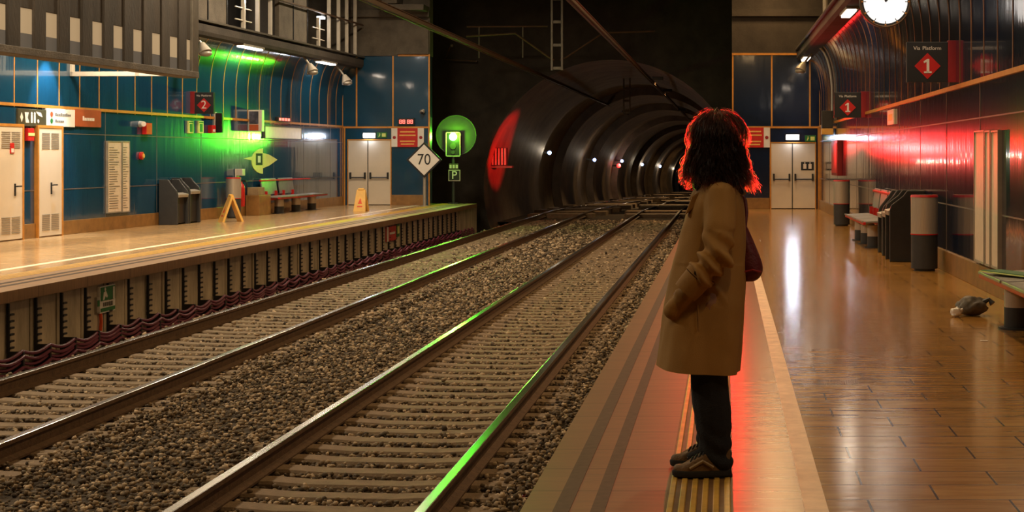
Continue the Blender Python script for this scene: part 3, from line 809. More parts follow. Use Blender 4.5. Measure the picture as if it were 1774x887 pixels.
# ---------------------------------------------------------------- signals
def signal(px, py, y, zfoot, lens_mat, label, board=True, plates=True):
    p = far(px, py, y)
    t = thing('track_signal', label, 'signal', (p.x, y, zfoot)); z = p.z - zfoot
    b = B(); b.cyl((0, 0.08, 0), (0, 0.08, z - 0.55), 0.055, n=14); b.box(-0.16, 0.16, -0.08, 0.24, 0, 0.03); b.build('post', m_dgrey, t, smooth=True)
    b = B(); b.box(-0.23, 0.23, 0.0, 0.16, z - 0.62, z + 0.14); b.build('head', m_black, t, bevel=0.015)
    b = B()
    for x0, x1, z0, z1 in ((-0.235, 0.235, z + 0.125, z + 0.15), (-0.235, 0.235, z - 0.63, z - 0.605), (-0.235, -0.21, z - 0.63, z + 0.15), (0.21, 0.235, z - 0.63, z + 0.15)): b.box(x0, x1, -0.012, 0.01, z0, z1)
    b.build('head_border', m_postw, t)
    b = B(); b.ball((0, -0.02, z), 0.115, 3, scale=(1, 0.4, 1)); b.build('lens', lens_mat, t, smooth=True)
    b = B(); b.cyl((0, 0.0, z - 0.30), (0, -0.03, z - 0.30), 0.10, n=24); b.cyl((0, 0.0, z - 0.50), (0, -0.03, z - 0.50), 0.06, n=24); b.build('dark_lens', m_dgrey, t)
    if board:  # added disc in the shape of the lamp's halo
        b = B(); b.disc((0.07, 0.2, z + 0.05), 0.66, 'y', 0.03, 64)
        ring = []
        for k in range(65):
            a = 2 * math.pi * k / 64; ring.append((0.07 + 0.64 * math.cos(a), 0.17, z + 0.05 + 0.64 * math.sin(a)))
        b.tube(ring, 0.025, 6); b.build('halo_disc', m_dgrey, t, smooth=True)
    if plates:
        b = B(); b.box(-0.13, 0.17, -0.01, 0.02, z - 1.05, z - 0.86); b.build('number_plate', m_olive, t, bevel=0.005)
        b = B()
        for cx_ in (-0.08, 0.02, 0.12): b.box(cx_ - 0.035, cx_ + 0.035, -0.016, -0.009, z - 1.01, z - 0.90); 
        b.build('plate_figures', m_postw, t)
        b = B(); b.box(-0.15, 0.23, -0.012, 0.02, z - 1.42, z - 1.06); b.build('plate_edge', m_postw, t, bevel=0.005)
        b = B(); b.box(-0.125, 0.205, -0.018, -0.008, z - 1.395, z - 1.085); b.build('letter_plate', m_ink, t)
        text('P', 0.36, m_white, t, (0.04, -0.022, z - 1.24), ROT_Y, 'letter')
    return t, p
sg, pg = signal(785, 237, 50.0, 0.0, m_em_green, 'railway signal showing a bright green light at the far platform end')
lamp('SPOT', 'green_signal_light', pg + Vector((0, -0.14, 0)), P_GREEN, GREEN, aim=pg + Vector((-4.6, -10, 0.3)), spot_size=0.52, spot_blend=1.0, shadow_soft_size=0.10)
lamp('SPOT', 'green_rail_light', pg + Vector((0, -0.14, 0)), P_GREEN_RAIL, GREEN, aim=pg + Vector((1.5, -10, -0.8)), spot_size=0.42, spot_blend=1.0, shadow_soft_size=0.10)
lamp('POINT', 'green_halo_light', pg + Vector((0.03, -0.30, 0.03)), 90.0, (0.22, 1.0, 0.02), shadow_soft_size=0.08)  # added lamp that lights the halo disc green
sr, pr_ = signal(1240, 257, 46.7, 0.0, m_em_red, 'railway signal showing a red light behind the person\'s head', board=False, plates=False)
lamp('SPOT', 'red_signal_light', pr_ + Vector((0, -0.14, 0)), P_RED, RED, aim=pr_ + Vector((0.12, -10, -0.05)), spot_size=0.13, spot_blend=1.0, shadow_soft_size=0.10)
lamp('SPOT', 'red_spill_light', pr_ + Vector((0, -0.14, 0)), P_RED_SPILL, RED, aim=pr_ + Vector((3.5, -10, 0.4)), spot_size=1.1, spot_blend=1.0, shadow_soft_size=0.10)
lamp('SPOT', 'added_red_side_light', pr_ + Vector((-0.46, 0.2, 0)), P_REDSIDE, RED, aim=far(872, 256, YT + 2), spot_size=0.26, spot_blend=0.5, shadow_soft_size=0.08)  # added spot that reddens the tunnel mouth, from no seen lamp

# slatted cabinet on the tunnel wall just inside the mouth, lit red
p = Vector((TX - TR + 0.32, YT + 1.2, far(868, 286, YT + 1).z))
t = thing('slatted_cabinet', 'slatted wall cabinet just inside the tunnel mouth lit red', 'cabinet', p)
b = B(); b.box(-0.5, 0.30, 0.05, 0.4, -0.02, 0.62); b.build('body', m_dgrey, t, bevel=0.01)
for k in range(5):
    b = B(); b.box(-0.22 + 0.11 * k, -0.16 + 0.11 * k, 0.0, 0.05, 0.0, 0.6); b.build('slat', m_lgrey, t, bevel=0.006)
b = B(); b.box(-0.5, 0.5, -0.02, 0.4, -0.10, -0.03); b.build('shelf', m_greysteel, t)

# tunnel lamps
for k, (px, py, y) in enumerate(((952, 264.6, 72), (1030, 277, 92), (1077.5, 279, 112), (1112.5, 285, 132), (1143.5, 288, 152), (1166, 292, 172))):
    p = far(px, py, y)
    nm = ['nearest', 'second', 'third', 'fourth', 'fifth', 'sixth'][k]
    t = thing('tunnel_lamp', 'small blue-white bulb on the left tunnel wall, %s from the mouth' % nm, 'lamp', p, 0, 'bulbs along the left tunnel wall')
    b = B(); b.ball((0, 0, 0), 0.09 + 0.010 * k, 3); b.build('bulb', m_em_blue, t, smooth=True)
    b = B(); b.cyl((-0.1, 0.0, 0), (-0.5, 0.05, 0.05), 0.06, n=12); b.build('bracket', m_dgrey, t, smooth=True)
    lamp('POINT', 'tunnel_light', p + Vector((0.35, -0.5, -0.1)), 22, (1.0, 0.8, 0.55), shadow_soft_size=0.1)
p = far(1072, 287, 112)
t = thing('tunnel_red_lamp', 'small red light on the tunnel wall beside the third bulb', 'lamp', p)
b = B(); b.ball((0, 0, 0), 0.15, 3); b.build('bulb', EM('tunnel_red_glow', RED, 6), t, smooth=True)
b = B(); b.cyl((-0.1, 0.05, 0), (-0.6, 0.1, 0), 0.06, n=12); b.build('bracket', m_dgrey, t, smooth=True)
# warm fill lamps added in the tunnel roof, above the track
for y, pw in ((57, 260), (66, 300), (84, 420), (101, 420), (118, 420), (138, 450), (160, 450)):
    p = Vector((tcx(y) + 1.5, y, TZ + tdz(y) + 3.9))
    t = thing('tunnel_fill_lamp', 'added fill lamp high in the tunnel roof', 'lamp', p, 0, 'added fill lamps in the tunnel roof')
    b = B(); b.box(-0.2, 0.2, -0.08, 0.08, 0, 0.12); b.build('housing', m_dgrey, t, bevel=0.01)
    lamp('SPOT', 'tunnel_fill_light', p + Vector((0, 0, -0.08)), pw * 0.7, WARM, aim=p + Vector((-5.2, 5, -5)), spot_size=1.15, spot_blend=0.5, shadow_soft_size=0.15)
    lamp('SPOT', 'floor_fill_light', p + Vector((0, 0, -0.08)), pw * 3.2, WARM, aim=p + Vector((-1.2, -3, -5)), spot_size=1.3, spot_blend=0.6, shadow_soft_size=0.15)

# ---------------------------------------------------------------- overhead line
for x, lb in ((-2.61, 'brown overhead conductor bar above the near track'), (-6.02, 'brown overhead conductor bar above the far track')):
    b = B(); b.prism([(x - 0.05, 4.10), (x + 0.05, 4.10), (x + 0.05, 4.115), (x + 0.018, 4.12), (x + 0.014, 4.19), (x + 0.035, 4.20), (x + 0.035, 4.21), (x - 0.035, 4.21), (x - 0.035, 4.20), (x - 0.014, 4.19), (x - 0.018, 4.12), (x - 0.05, 4.115)], 'y', 6.0, 120.0)
    b.cyl((x, 6, 4.085), (x, 120, 4.085), 0.012, n=8)
    tag(b.build('overhead_conductor', m_pipe), lb, 'overhead line')
yM = 50.5
t = thing('catenary_mast', 'lattice drop mast between the tracks with arms to both sides', 'mast', (far(965, 0, yM).x, yM, 0))
z0, z1 = far(0, 122, yM).z, 8.98
b = B(); b.box(-0.20, -0.13, -0.05, 0.05, z0, z1); b.box(0.13, 0.20, -0.05, 0.05, z0, z1)
k = 0
while z0 + 0.05 + k * 0.75 < z1: b.box(-0.13, 0.13, -0.03, 0.03, z0 + 0.02 + k * 0.75, z0 + 0.12 + k * 0.75); k += 1
b.build('lattice_post', m_greysteel, t, bevel=0.008)
X = lambda px: far(px, 0, yM).x - far(965, 0, yM).x
Zm = lambda py: far(0, py, yM).z
b = B(); b.tube([(X(808), 0, Zm(63)), (X(893), 0, Zm(58)), (X(952), 0, Zm(100)), (X(960), 0, Zm(104))], 0.035, 8); b.build('cantilever_arm', m_pipe, t, smooth=True)
b = B(); b.tube([(X(1135), 0, Zm(54)), (X(1045), 0, Zm(57)), (X(980), 0, Zm(100)), (X(970), 0, Zm(104))], 0.03, 8); b.build('cantilever_arm', m_pipe, t, smooth=True)
b = B(); b.tube([(X(808), 0.1, Zm(46)), (X(948), 0.1, Zm(45))], 0.03, 8); b.build('tie_bar', m_pipe, t, smooth=True)
for px in (829, 905):
    b = B(); b.tube([(X(px), 0.1, Zm(46)), (X(px), 0.1, Zm(100))], 0.025, 8); b.build('dropper', m_greysteel, t, smooth=True)
y2 = 53.5
t = thing('tunnel_mouth_bracket', 'short lattice bracket hanging at the tunnel crown', 'bracket', far(1086, 150, 66))
b = B(); b.box(-0.16, -0.10, -0.05, 0.05, -1.2, 1.3); b.box(0.10, 0.16, -0.05, 0.05, -1.2, 1.3)
for k in range(5): b.box(-0.1, 0.1, -0.03, 0.03, -1.15 + 0.5 * k, -1.05 + 0.5 * k)
b.build('lattice_post', m_greysteel, t, bevel=0.006)
t = thing('portal_bracket', 'thin bent wire bracket left of the tunnel mouth near the green glint', 'bracket', far(770, 103, 54.2))
b = B(); b.tube([(0.2, 0, 0.45), (0.05, 0, 0.1), (0.0, 0, 0.0), (1.1, 0, -0.06)], 0.022, 8); b.tube([(1.1, 0, -0.06), (1.1, 0.29, -0.06)], 0.03, 8); b.build('wire', m_pipe, t, smooth=True)
b = B(); b.ball((0.25, 0, 0.48), 0.06, 2); b.build('insulator', m_lgrey, t, smooth=True)
b = B(); b.cyl((0, 0, 0), (-0.09, 0.04, 0), 0.05, n=20); b.ball((-0.09, 0.04, 0), 0.05, 2)
o = b.build('added_side_lens', m_em_red, sr, smooth=True); o.location = (-0.235, 0.1, pr_.z)  # added lens standing as the source of the red side spot

# ---------------------------------------------------------------- left wall fittings
def on_wall(W, name, label, cat, px, py, a=0.0, group=None):
    p = W.hit(px, py, a); return thing(name, label, cat, p, W.rz, group), p
def panel_size(W, px0, py0, px1, py1):
    p0, p1 = W.hit(px0, py0), W.hit(px1, py1)
    pm = W.hit((px0 + px1) / 2, py0); pn = W.hit((px0 + px1) / 2, py1)
    return (Vector((p1.x, p1.y, 0)) - Vector((p0.x, p0.y, 0))).length, pm.z - pn.z, W.at((p0.y + p1.y) / 2, pn.z)
def sign_panel(W, name, label, cat, px0, py0, px1, py1, mat, thick=0.04, border=None, group=None):
    wd, ht, base = panel_size(W, px0, py0, px1, py1)
    t = thing(name, label, cat, base, W.rz, group)
    b = B(); b.box(0.0, thick, -wd / 2, wd / 2, 0, ht); b.build('panel', mat, t, bevel=0.006)
    if border:
        b = B(); e = 0.02
        for y0_, y1_, z0_, z1_ in ((-wd / 2 - e, wd / 2 + e, -e, 0), (-wd / 2 - e, wd / 2 + e, ht, ht + e), (-wd / 2 - e, -wd / 2, 0, ht), (wd / 2, wd / 2 + e, 0, ht)): b.box(0, thick + 0.01, y0_, y1_, z0_, z1_)
        b.build('frame', border, t)
    return t, wd, ht
sg_ = 1  # local y runs away from the camera on the left wall, so picture-right is +y
t, wd, ht = sign_panel(LW, 'direction_sign', 'long dark olive sign panel with white pictograms and an arrow above the doors', 'sign', 28, 189, 76.5, 219, m_olive)
b = B(); zc = ht / 2
b.prism([(-0.44 * wd, zc), (-0.39 * wd, zc + 0.085), (-0.34 * wd, zc), (-0.39 * wd, zc - 0.085)], 'x', 0.038, 0.046)
b.build('arrow', m_white, t)
for yc, k in ((-0.20, 0), (0.02, 1), (0.22, 2)):
    b = B()
    if k == 0: b.prism([(yc * wd - 0.085, zc + 0.095), (yc * wd + 0.06, zc + 0.095), (yc * wd + 0.02, zc), (yc * wd + 0.08, zc - 0.095), (yc * wd - 0.05, zc - 0.095)], 'x', 0.038, 0.046)
    if k == 1:
        for s in (-0.055, 0.055): b.box(0.038, 0.046, yc * wd + s - 0.03, yc * wd + s + 0.03, zc - 0.095, zc + 0.05); b.disc((0.042, yc * wd + s, zc + 0.075), 0.03, 'x', 0.008, 14)
    if k == 2: b.prism([(yc * wd - 0.11, zc + 0.12), (yc * wd + 0.08, zc + 0.10), (yc * wd + 0.14, zc + 0.02), (yc * wd - 0.02, zc + 0.05)], 'x', 0.038, 0.046); b.disc((0.042, yc * wd - 0.02, zc - 0.06), 0.035, 'x', 0.008, 16)
    b.build('pictogram', m_white, t)
t, wd, ht = sign_panel(LW, 'destination_sign', 'white destination panel with two small text lines between olive and red panels', 'sign', 77, 189, 126.5, 219.5, m_white)
b = B(); b.disc((0.042, -0.33 * wd, ht * 0.68), 0.05, 'x', 0.008, 16); b.build('orange_dot', m_brick, t)
b = B(); b.disc((0.042, -0.33 * wd, ht * 0.30), 0.05, 'x', 0.008, 16); b.build('green_dot', m_green, t)
b = B()
for k in range(9): b.box(0.038, 0.045, (-0.20 + 0.062 * k) * wd, (-0.20 + 0.062 * k + 0.045) * wd, ht * 0.60, ht * (0.72 + 0.05 * ((k * 7) % 3 == 0)))
for k in range(5): b.box(0.038, 0.045, (-0.20 + 0.062 * k) * wd, (-0.20 + 0.062 * k + 0.045) * wd, ht * 0.24, ht * (0.35 + 0.05 * (k == 0)))
b.build('text_lines', m_inkg, t)
t, wd, ht = sign_panel(LW, 'destination_sign', 'brick red sign panel with one pale text line, right of the white panel', 'sign', 127, 190, 172, 220, m_brick)
b = B()
for k in range(7): b.box(0.038, 0.046, (-0.22 + 0.065 * k) * wd, (-0.22 + 0.065 * k + 0.048) * wd, ht * 0.36, ht * (0.52 + 0.09 * (k == 0)))
b.build('text_lines', m_white, t)
t, wd, ht = sign_panel(LW, 'fire_alarm_plate', 'small red alarm box with a pale band between the two cream doors', 'alarm', 42.5, 222, 53, 244, m_redp, 0.07)
b = B(); b.box(0.06, 0.078, -wd / 2 * 0.98, wd / 2 * 0.98, ht * 0.40, ht * 0.62); b.build('pale_band', m_lime, t)
t, wd, ht = sign_panel(LW, 'door_notice', 'small red and white notice stuck on the leftmost cream door', 'notice', 11, 248, 18, 266, m_redp, 0.075)
b = B(); b.box(0.07, 0.08, -wd * 0.3, wd * 0.3, ht * 0.1, ht * 0.5); b.build('white_field', m_white, t)
def poster(W, label, px0, py0, px1, py1, rows, m=m_paper):
    t, wd, ht = sign_panel(W, 'line_map_poster', label, 'poster', px0, py0, px1, py1, m, 0.035, m_lgrey, 'tall posters on the ' + W.side + ' wall')
    b = B(); r = random.Random(label)
    for k in range(rows):
        z = ht * (0.05 + 0.90 * k / rows)
        b.box(0.034, 0.040, -wd * 0.40, wd * (-0.40 + r.uniform(0.3, 0.8)), z, z + 0.012)
    if rows: b.build('text_lines', m_inkg, t)
poster(LW, 'wide tall cream poster on the teal wall, left half of the pair', 184, 246, 207, 367, 26)
poster(LW, 'narrow tall cream poster on the teal wall, right half of the pair', 209.5, 246, 221, 366, 26)
poster(RW, 'tall cream poster on the right wall, widest and leftmost of three', 1694, 229, 1710.5, 452, 0)
poster(RW, 'narrow cream poster strip on the right wall, middle of three', 1713, 229, 1721, 458, 0)
poster(RW, 'cream poster strip on the right wall, rightmost of three', 1723.5, 229, 1735, 462, 0)
t, p = on_wall(LW, 'wall_beacon', 'small wall camera with a red box left of the lime wall plates', 'beacon', 242, 215)
b = B(); b.cyl((0, 0, 0.0), (0.14, -0.12, 0.0), 0.07, 0.055, 14); b.build('camera_body', m_white, t, smooth=True)
b = B(); b.box(0.0, 0.10, 0.12, 0.42, -0.22, 0.03); b.build('red_box', m_redp, t, bevel=0.01)
t, p = on_wall(LW, 'alarm_button', 'round red and yellow alarm button low on the teal wall right of the posters', 'alarm', 243, 270)
b = B(); b.disc((0.03, 0, 0), 0.085, 'x', 0.06, 24); b.build('red_ring', m_redp, t, bevel=0.006)
b = B(); b.disc((0.065, 0.02, 0), 0.045, 'x', 0.02, 20); b.build('yellow_button', m_ygold, t)
for px, s in ((328, 'left'), (345.5, 'right')):
    t, wd, ht = sign_panel(LW, 'evacuation_plate', 'small lime and black wall plate under the orange rail, %s of the two' % s, 'sign', px - 4, 209.5, px + 4.5, 231, m_lime, 0.04)
    b = B(); b.box(0.038, 0.046, -wd * 0.3, wd * 0.25, ht * 0.12, ht * 0.75); b.box(0.038, 0.046, -wd * 0.4, wd * 0.4, ht * 0.84, ht * 0.93); b.build('dark_field', m_green, t)
t, wd, ht = sign_panel(LW, 'call_box', 'small red call box beside the pale information column', 'call box', 360, 217, 367, 231, m_redp, 0.10)
b = B(); b.box(0.09, 0.11, -wd * 0.25, wd * 0.25, ht * 0.2, ht * 0.5); b.build('pale_key', m_white, t)
p = LW.hit(372, 230)
t = thing('information_unit', 'dark perpendicular information unit with a pale edge below the platform 2 sign', 'sign', p, LW.rz)
b = B(); b.box(0.0, 0.20, -0.05, 0.05, 0.0, 0.48); b.build('panel', m_black, t, bevel=0.008)
b = B(); b.box(-0.03, 0.035, -0.06, 0.06, -0.01, 0.50); b.build('pale_edge', m_postw, t, bevel=0.006)
p = LW.hit(432, 228)
t = thing('picture_screen', 'perpendicular screen showing a dark picture over an orange band', 'screen', p, LW.rz)
b = B(); b.box(0.0, 0.36, -0.09, 0.09, 0.0, 0.56); b.build('case', m_postw, t, bevel=0.01)
b = B(); b.box(0.03, 0.27, -0.10, -0.088, 0.20, 0.52); b.build('picture', M('dark_picture', (0.06, 0.06, 0.08), 0.3, 0, 0.9, 7), t)
b = B(); b.box(0.03, 0.27, -0.10, -0.088, 0.03, 0.18); b.build('orange_band', m_brick, t)
t, p = on_wall(LW, 'clock_display', 'small red glowing display on the far wall above the lime panel', 'display', 488, 207)
b = B(); b.box(0, 0.08, -0.55, 0.55, -0.06, 0.06); b.build('case', m_black, t, bevel=0.01)
b = B()
for k in range(4): b.box(0.078, 0.086, -0.45 + 0.24 * k, -0.28 + 0.24 * k, -0.035, 0.035)
b.build('digits', m_em_led, t)
t, wd, ht = sign_panel(LW, 'pale_wall_panel', 'long lime yellow panel on the teal wall left of the reflected doors', 'sign', 456, 220, 519, 240, M('wall_panel_pale', (0.80, 0.74, 0.50), 0.35, 0, 0.08), 0.05, m_greysteel)  # long pale panel with a steel border, no print
# arrow-with-eye sticker
wd, ht, base = panel_size(LW, 422, 257, 480, 301)
t = thing('arrow_sticker', 'pale fish-shaped arrow sticker with a dark square eye on the teal wall', 'sticker', base, LW.rz)
b = B(); b.prism([(-0.5 * wd, 0.60 * ht), (-0.25 * wd, 0.68 * ht), (-0.25 * wd, 0.52 * ht)], 'x', 0.0, 0.012)
pts = [(0.05 * wd + 0.0, ht * 1.0)] + [(0.05 * wd - 0.33 * wd * math.sin(math.pi * k / 12), ht * (0.5 + 0.5 * math.cos(math.pi * k / 12))) for k in range(1, 12)] + [(0.05 * wd, 0.0)]
b.prism(pts, 'x', 0.0, 0.012); b.prism([(0.06 * wd, 0.82 * ht), (0.06 * wd, 0.22 * ht), (0.25 * wd, 0.32 * ht), (0.5 * wd, 0.55 * ht), (0.25 * wd, 0.75 * ht)], 'x', 0.0, 0.012)
b.build('sticker_face', m_lime, t)
b = B(); b.box(0.010, 0.018, -0.16 * wd, 0.03 * wd, 0.34 * ht, 0.80 * ht); b.build('eye', m_ink, t)
b = B(); b.box(0.016, 0.022, -0.11 * wd, -0.03 * wd, 0.44 * ht, 0.70 * ht); b.build('eye_highlight', m_white, t)

# platform number signs hanging from the walls
def platform_sign(W, px_wall, py_top, width, digit, label):
    p = W.hit(px_wall, py_top); H = 0.50 if digit == '2' else 0.51
    t = thing('platform_sign', label, 'sign', (p.x, p.y, p.z - H), W.rz if W.side == 'left' else W.rz)
    f_ = -1 if W.side == 'left' else 1                    # side of the sign that faces the camera (local y)
    b = B(); b.box(0.10, width, -0.05, 0.05, 0, H); b.build('black_panel', m_black, t, bevel=0.006)
    b = B(); b.box(-0.04, 0.10, -0.055, 0.055, -0.0, H + 0.02); b.build('red_side_panel', m_dred, t, bevel=0.006)
    xc = 0.10 + (width - 0.10) / 2; r = 0.165
    b = B(); b.prism([(xc - r, H * 0.40), (xc, H * 0.40 - r), (xc + r, H * 0.40), (xc, H * 0.40 + r)], 'y', *sorted((f_ * 0.048, f_ * 0.058))); b.build('red_diamond', m_redp, t)
    rot = ROT_Y if f_ < 0 else (math.pi / 2, 0, math.pi)
    if digit == '1':
        d = B(); k = f_ * 0.058; q = lambda u, v: (xc - f_ * u, H * 0.40 + v)
        d.prism([q(-0.012, -0.085), q(0.022, -0.085), q(0.022, 0.09), q(-0.004, 0.09), q(-0.052, 0.058), q(-0.044, 0.036), q(-0.012, 0.052)], 'y', *sorted((f_ * 0.057, f_ * 0.066))); d.prism([q(-0.045, -0.09), q(0.052, -0.09), q(0.052, -0.068), q(-0.045, -0.068)], 'y', *sorted((f_ * 0.057, f_ * 0.066))); d.build('digit', m_white, t)
    else: text(digit, 0.27, m_white, t, (xc, f_ * 0.062, H * 0.40), rot, 'digit')
    for wd_, dx_ in (('Via', -0.135), ('Platform', 0.055)): text(wd_, 0.066, m_white, t, (xc + dx_ * (1 if f_ < 0 else -1), f_ * 0.056, H * 0.84), rot, 'lettering', 0.002, sx=1.05)
platform_sign(RW, 1655, 73, 0.62, '1', 'large black platform 1 sign with a red diamond nearest the clock')
platform_sign(RW, 1500, 160, 0.64, '1', 'smaller looking black platform 1 sign farther down the right wall')
platform_sign(LW, 331, 160, 0.55, '2', 'black platform 2 sign with a red diamond on the far wall')

# ---------------------------------------------------------------- right wall fittings
t, wd, ht = sign_panel(RW, 'yellow_notice', 'small pale notice between the orange rail and the red glow', 'notice', 1540, 190, 1551, 216, m_paper, 0.03)
b = B(); b.box(0.028, 0.034, -wd * 0.3, wd * 0.3, ht * 0.3, ht * 0.7); b.build('print', m_ygold, t)
p = RW.hit(1446, 218)
t = thing('information_box', 'small bracketed box with a yellow lower edge at the end of the orange rail', 'box', p, RW.rz)
b = B(); b.box(0.05, 0.33, -0.12, 0.12, -0.06, 0.38); b.build('case', m_dgrey, t, bevel=0.012)
b = B(); b.box(0.04, 0.34, -0.13, 0.13, -0.22, -0.07); b.build('yellow_edge', m_ygold, t, bevel=0.01)
b = B(); b.box(-0.03, 0.06, -0.03, 0.03, 0.05, 0.15); b.build('bracket', m_lgrey, t)
p = RW.hit(1500, 240)
t = thing('fire_hose_panel', 'dark red vertical panel on the right wall above the steel bin', 'panel', RW.at(38.0, 1.05), RW.rz)
b = B(); b.box(0, 0.12, -0.9, 0.9, 0, 0.85); b.build('panel', m_dred, t, bevel=0.01)
b = B(); b.box(0.12, 0.13, -0.8, 0.8, 0.06, 0.79); b.build('inner_field', m_redp, t, bevel=0.004)

# clock
yc = 19.5; pc = far(1533, 4, yc); R_ = 44 * yc / F
t = thing('station_clock', 'round station clock with a glowing white face at the top right', 'clock', pc)
b = B(); b.disc((0, 0, 0), R_, 'y', 0.14, 64); b.build('case', m_black, t, bevel=0.01)
ring = [(R_ * 0.97 * math.cos(2 * math.pi * k / 64), -0.07, R_ * 0.97 * math.sin(2 * math.pi * k / 64)) for k in range(65)]
b = B(); b.tube(ring, 0.012, 8); b.build('rim', m_pipe, t, smooth=True)
b = B(); b.disc((0, -0.072, 0), R_ * 0.86, 'y', 0.012, 64); b.build('face', m_em_clock, t)
for k in range(12):
    a = math.pi / 2 - 2 * math.pi * k / 12; ca, sa = math.cos(a), math.sin(a)
    b = B(); b.tube([(R_ * 0.76 * ca, -0.081, R_ * 0.76 * sa), (R_ * 0.86 * ca, -0.081, R_ * 0.86 * sa)], 0.005, 6)
    b.ball((R_ * 0.915 * ca, -0.078, R_ * 0.915 * sa), 0.013, 2, 1); b.build('hour_mark', [m_ink, m_gold], t)
b = B(); b.tube([(0, -0.085, 0), (R_ * 0.33, -0.085, R_ * 0.38)], 0.011, 6); b.build('hour_hand', m_ink, t)
b = B(); b.tube([(0, -0.09, 0), (-R_ * 0.25, -0.09, R_ * 0.68)], 0.008, 6); b.build('minute_hand', m_ink, t)
b = B(); b.tube([(R_ * 0.5, 0, R_ * 0.85), (R_ * 0.9, 0, R_ * 1.25), (RW.at(yc).x - pc.x + 0.05, 0, R_ * 1.25)], 0.022, 10); b.build('wall_arm', m_dgrey, t, smooth=True)

# white pole on the right ledge and loudspeakers
p = far(1430, 40, 41.5)
t = thing('ledge_pole', 'slim white pole rising from the near ledge left of the clock', 'pole', (p.x, p.y, 4.3))
b = B(); b.cyl((0, 0, 0), (0, 0, 4.6), 0.07, n=16); b.build('shaft', m_postw, t, smooth=True)
b = B(); b.cyl((0, 0, -0.0), (0, 0, 0.04), 0.15, n=20); b.build('foot_plate', m_greysteel, t)
b = B(); b.box(-0.35, 0.2, -0.09, 0.09, 4.2, 4.3); b.build('lamp_arm', m_dgrey, t, bevel=0.01)
def loudspeaker(W, y, z, a, label):
    t = thing('loudspeaker', label, 'loudspeaker', W.at(y, z, a), W.rz)
    fy = -1 if W.side == 'left' else 1
    b = B(); b.tube([(-0.28, 0, 0.42), (-0.1, 0, 0.22), (0.0, 0, 0.08)], 0.03, 8); b.build('bracket', m_lgrey, t, smooth=True)
    b = B(); b.cyl((0.0, 0, 0.10), (0.10, fy * 0.05, -0.12), 0.06, 0.16, 18); b.build('horn', m_postw, t, smooth=True)
    b = B(); b.ball((0.11, fy * 0.055, -0.14), 0.15, 2, scale=(1, 1, 0.5)); b.build('grille', m_lgrey, t, smooth=True)
loudspeaker(LW, 43.3, 3.98, 0.62, 'pale loudspeaker hanging under the far ledge')
loudspeaker(LW, 46.7, 3.85, 0.60, 'dim loudspeaker hanging under the far ledge near the end wall')
loudspeaker(LW, 35.6, 4.0, 0.55, 'loudspeaker under the far ledge beside the fin screen')
loudspeaker(RW, 42.0, 3.95, 0.62, 'loudspeaker hanging under the near ledge at its far end')
# conduit that follows the near cove
b = B(); pr2 = [q for q in wall_profile() if q[1] >= 2.35]
b.tube([(a + 0.03, 0, z - 0.01) for a, z in pr2], 0.035, 8)
o = b.build('cove_conduit', m_postw, smooth=True); o.location = RW.at(39.8); o.rotation_euler = (0, 0, RW.rz)
o.data.materials[0] = m_white
tag(o, 'white curved conduit climbing the near cove above the small platform 1 sign', 'conduit')
# wall washer that lights the teal panel
t = thing('wall_washer', 'small downlight washing the teal panel above the cream doors', 'lamp', LW.at(29.3, 3.75, 0.5), LW.rz)
b = B(); b.cyl((0, 0, 0), (0, 0, 0.16), 0.07, n=18); b.box(-0.5, 0, -0.02, 0.02, 0.12, 0.16); b.build('housing', m_dgrey, t, bevel=0.005)
lamp('SPOT', 'washer_light', (0, 0, -0.01), 420, (0.75, 0.9, 1.0), parent=t, spot_size=1.1, spot_blend=0.5, shadow_soft_size=0.05).rotation_euler = (0, 0.34, 0)

# ---------------------------------------------------------------- fin screen of the far gallery
m_fin = M('weathered_fin_concrete', (0.038, 0.029, 0.02), 0.85, 0, 0.45, 2.5, 0.3, 30, (1, 1, 0.3))
t = thing('fin_screen', 'hanging screen of upright concrete fins with lit panes at the top left', 'screen', LW.at(30.1, 0, 2.48), LW.rz)
zb = 3.13
for k in range(13):
    yy = -0.8 * k
    b = B(); b.box(-0.30, 0.0, yy - 0.62, yy - 0.24, zb, 8.9); b.build('fin', m_fin, t, bevel=0.015)
for k in range(13):
    yy = -0.8 * k
    b = B(); b.box(-0.07, -0.04, yy - 0.24, yy + 0.18, zb + 0.24, zb + 0.62); b.build('lit_pane', m_em_window, t)
    b = B(); b.box(-0.07, -0.04, yy - 0.24, yy + 0.18, zb + 0.02, zb + 0.24); b.build('dim_pane', m_em_windowb, t)
    b = B(); b.box(-0.10, -0.03, yy - 0.24, yy + 0.18, zb + 0.62, 8.9); b.build('spandrel_panel', m_fin, t, bevel=0.01)
b = B(); b.box(-0.34, 0.03, -11, 0.30, zb - 0.10, zb + 0.02); b.build('bottom_rail', m_conc, t, bevel=0.01)
b = B(); b.box(-0.32, 0.02, 0.0, 0.30, zb, 8.9); b.build('end_post', m_greysteel, t, bevel=0.01)
b = B(); b.box(-2.5, -0.3, 0.18, 0.28, zb - 0.06, zb + 0.03); b.box(-2.5, -2.42, 0.18, 0.28, zb - 0.06, zb + 0.42); b.box(-1.2, -1.1, 0.18, 0.28, zb - 0.06, zb + 0.3); b.build('tie_beam', m_postw, t, bevel=0.008)
camera_dome(LW.at(30.6, 3.35, 1.9), 0, 'pale dome camera under the fin screen')

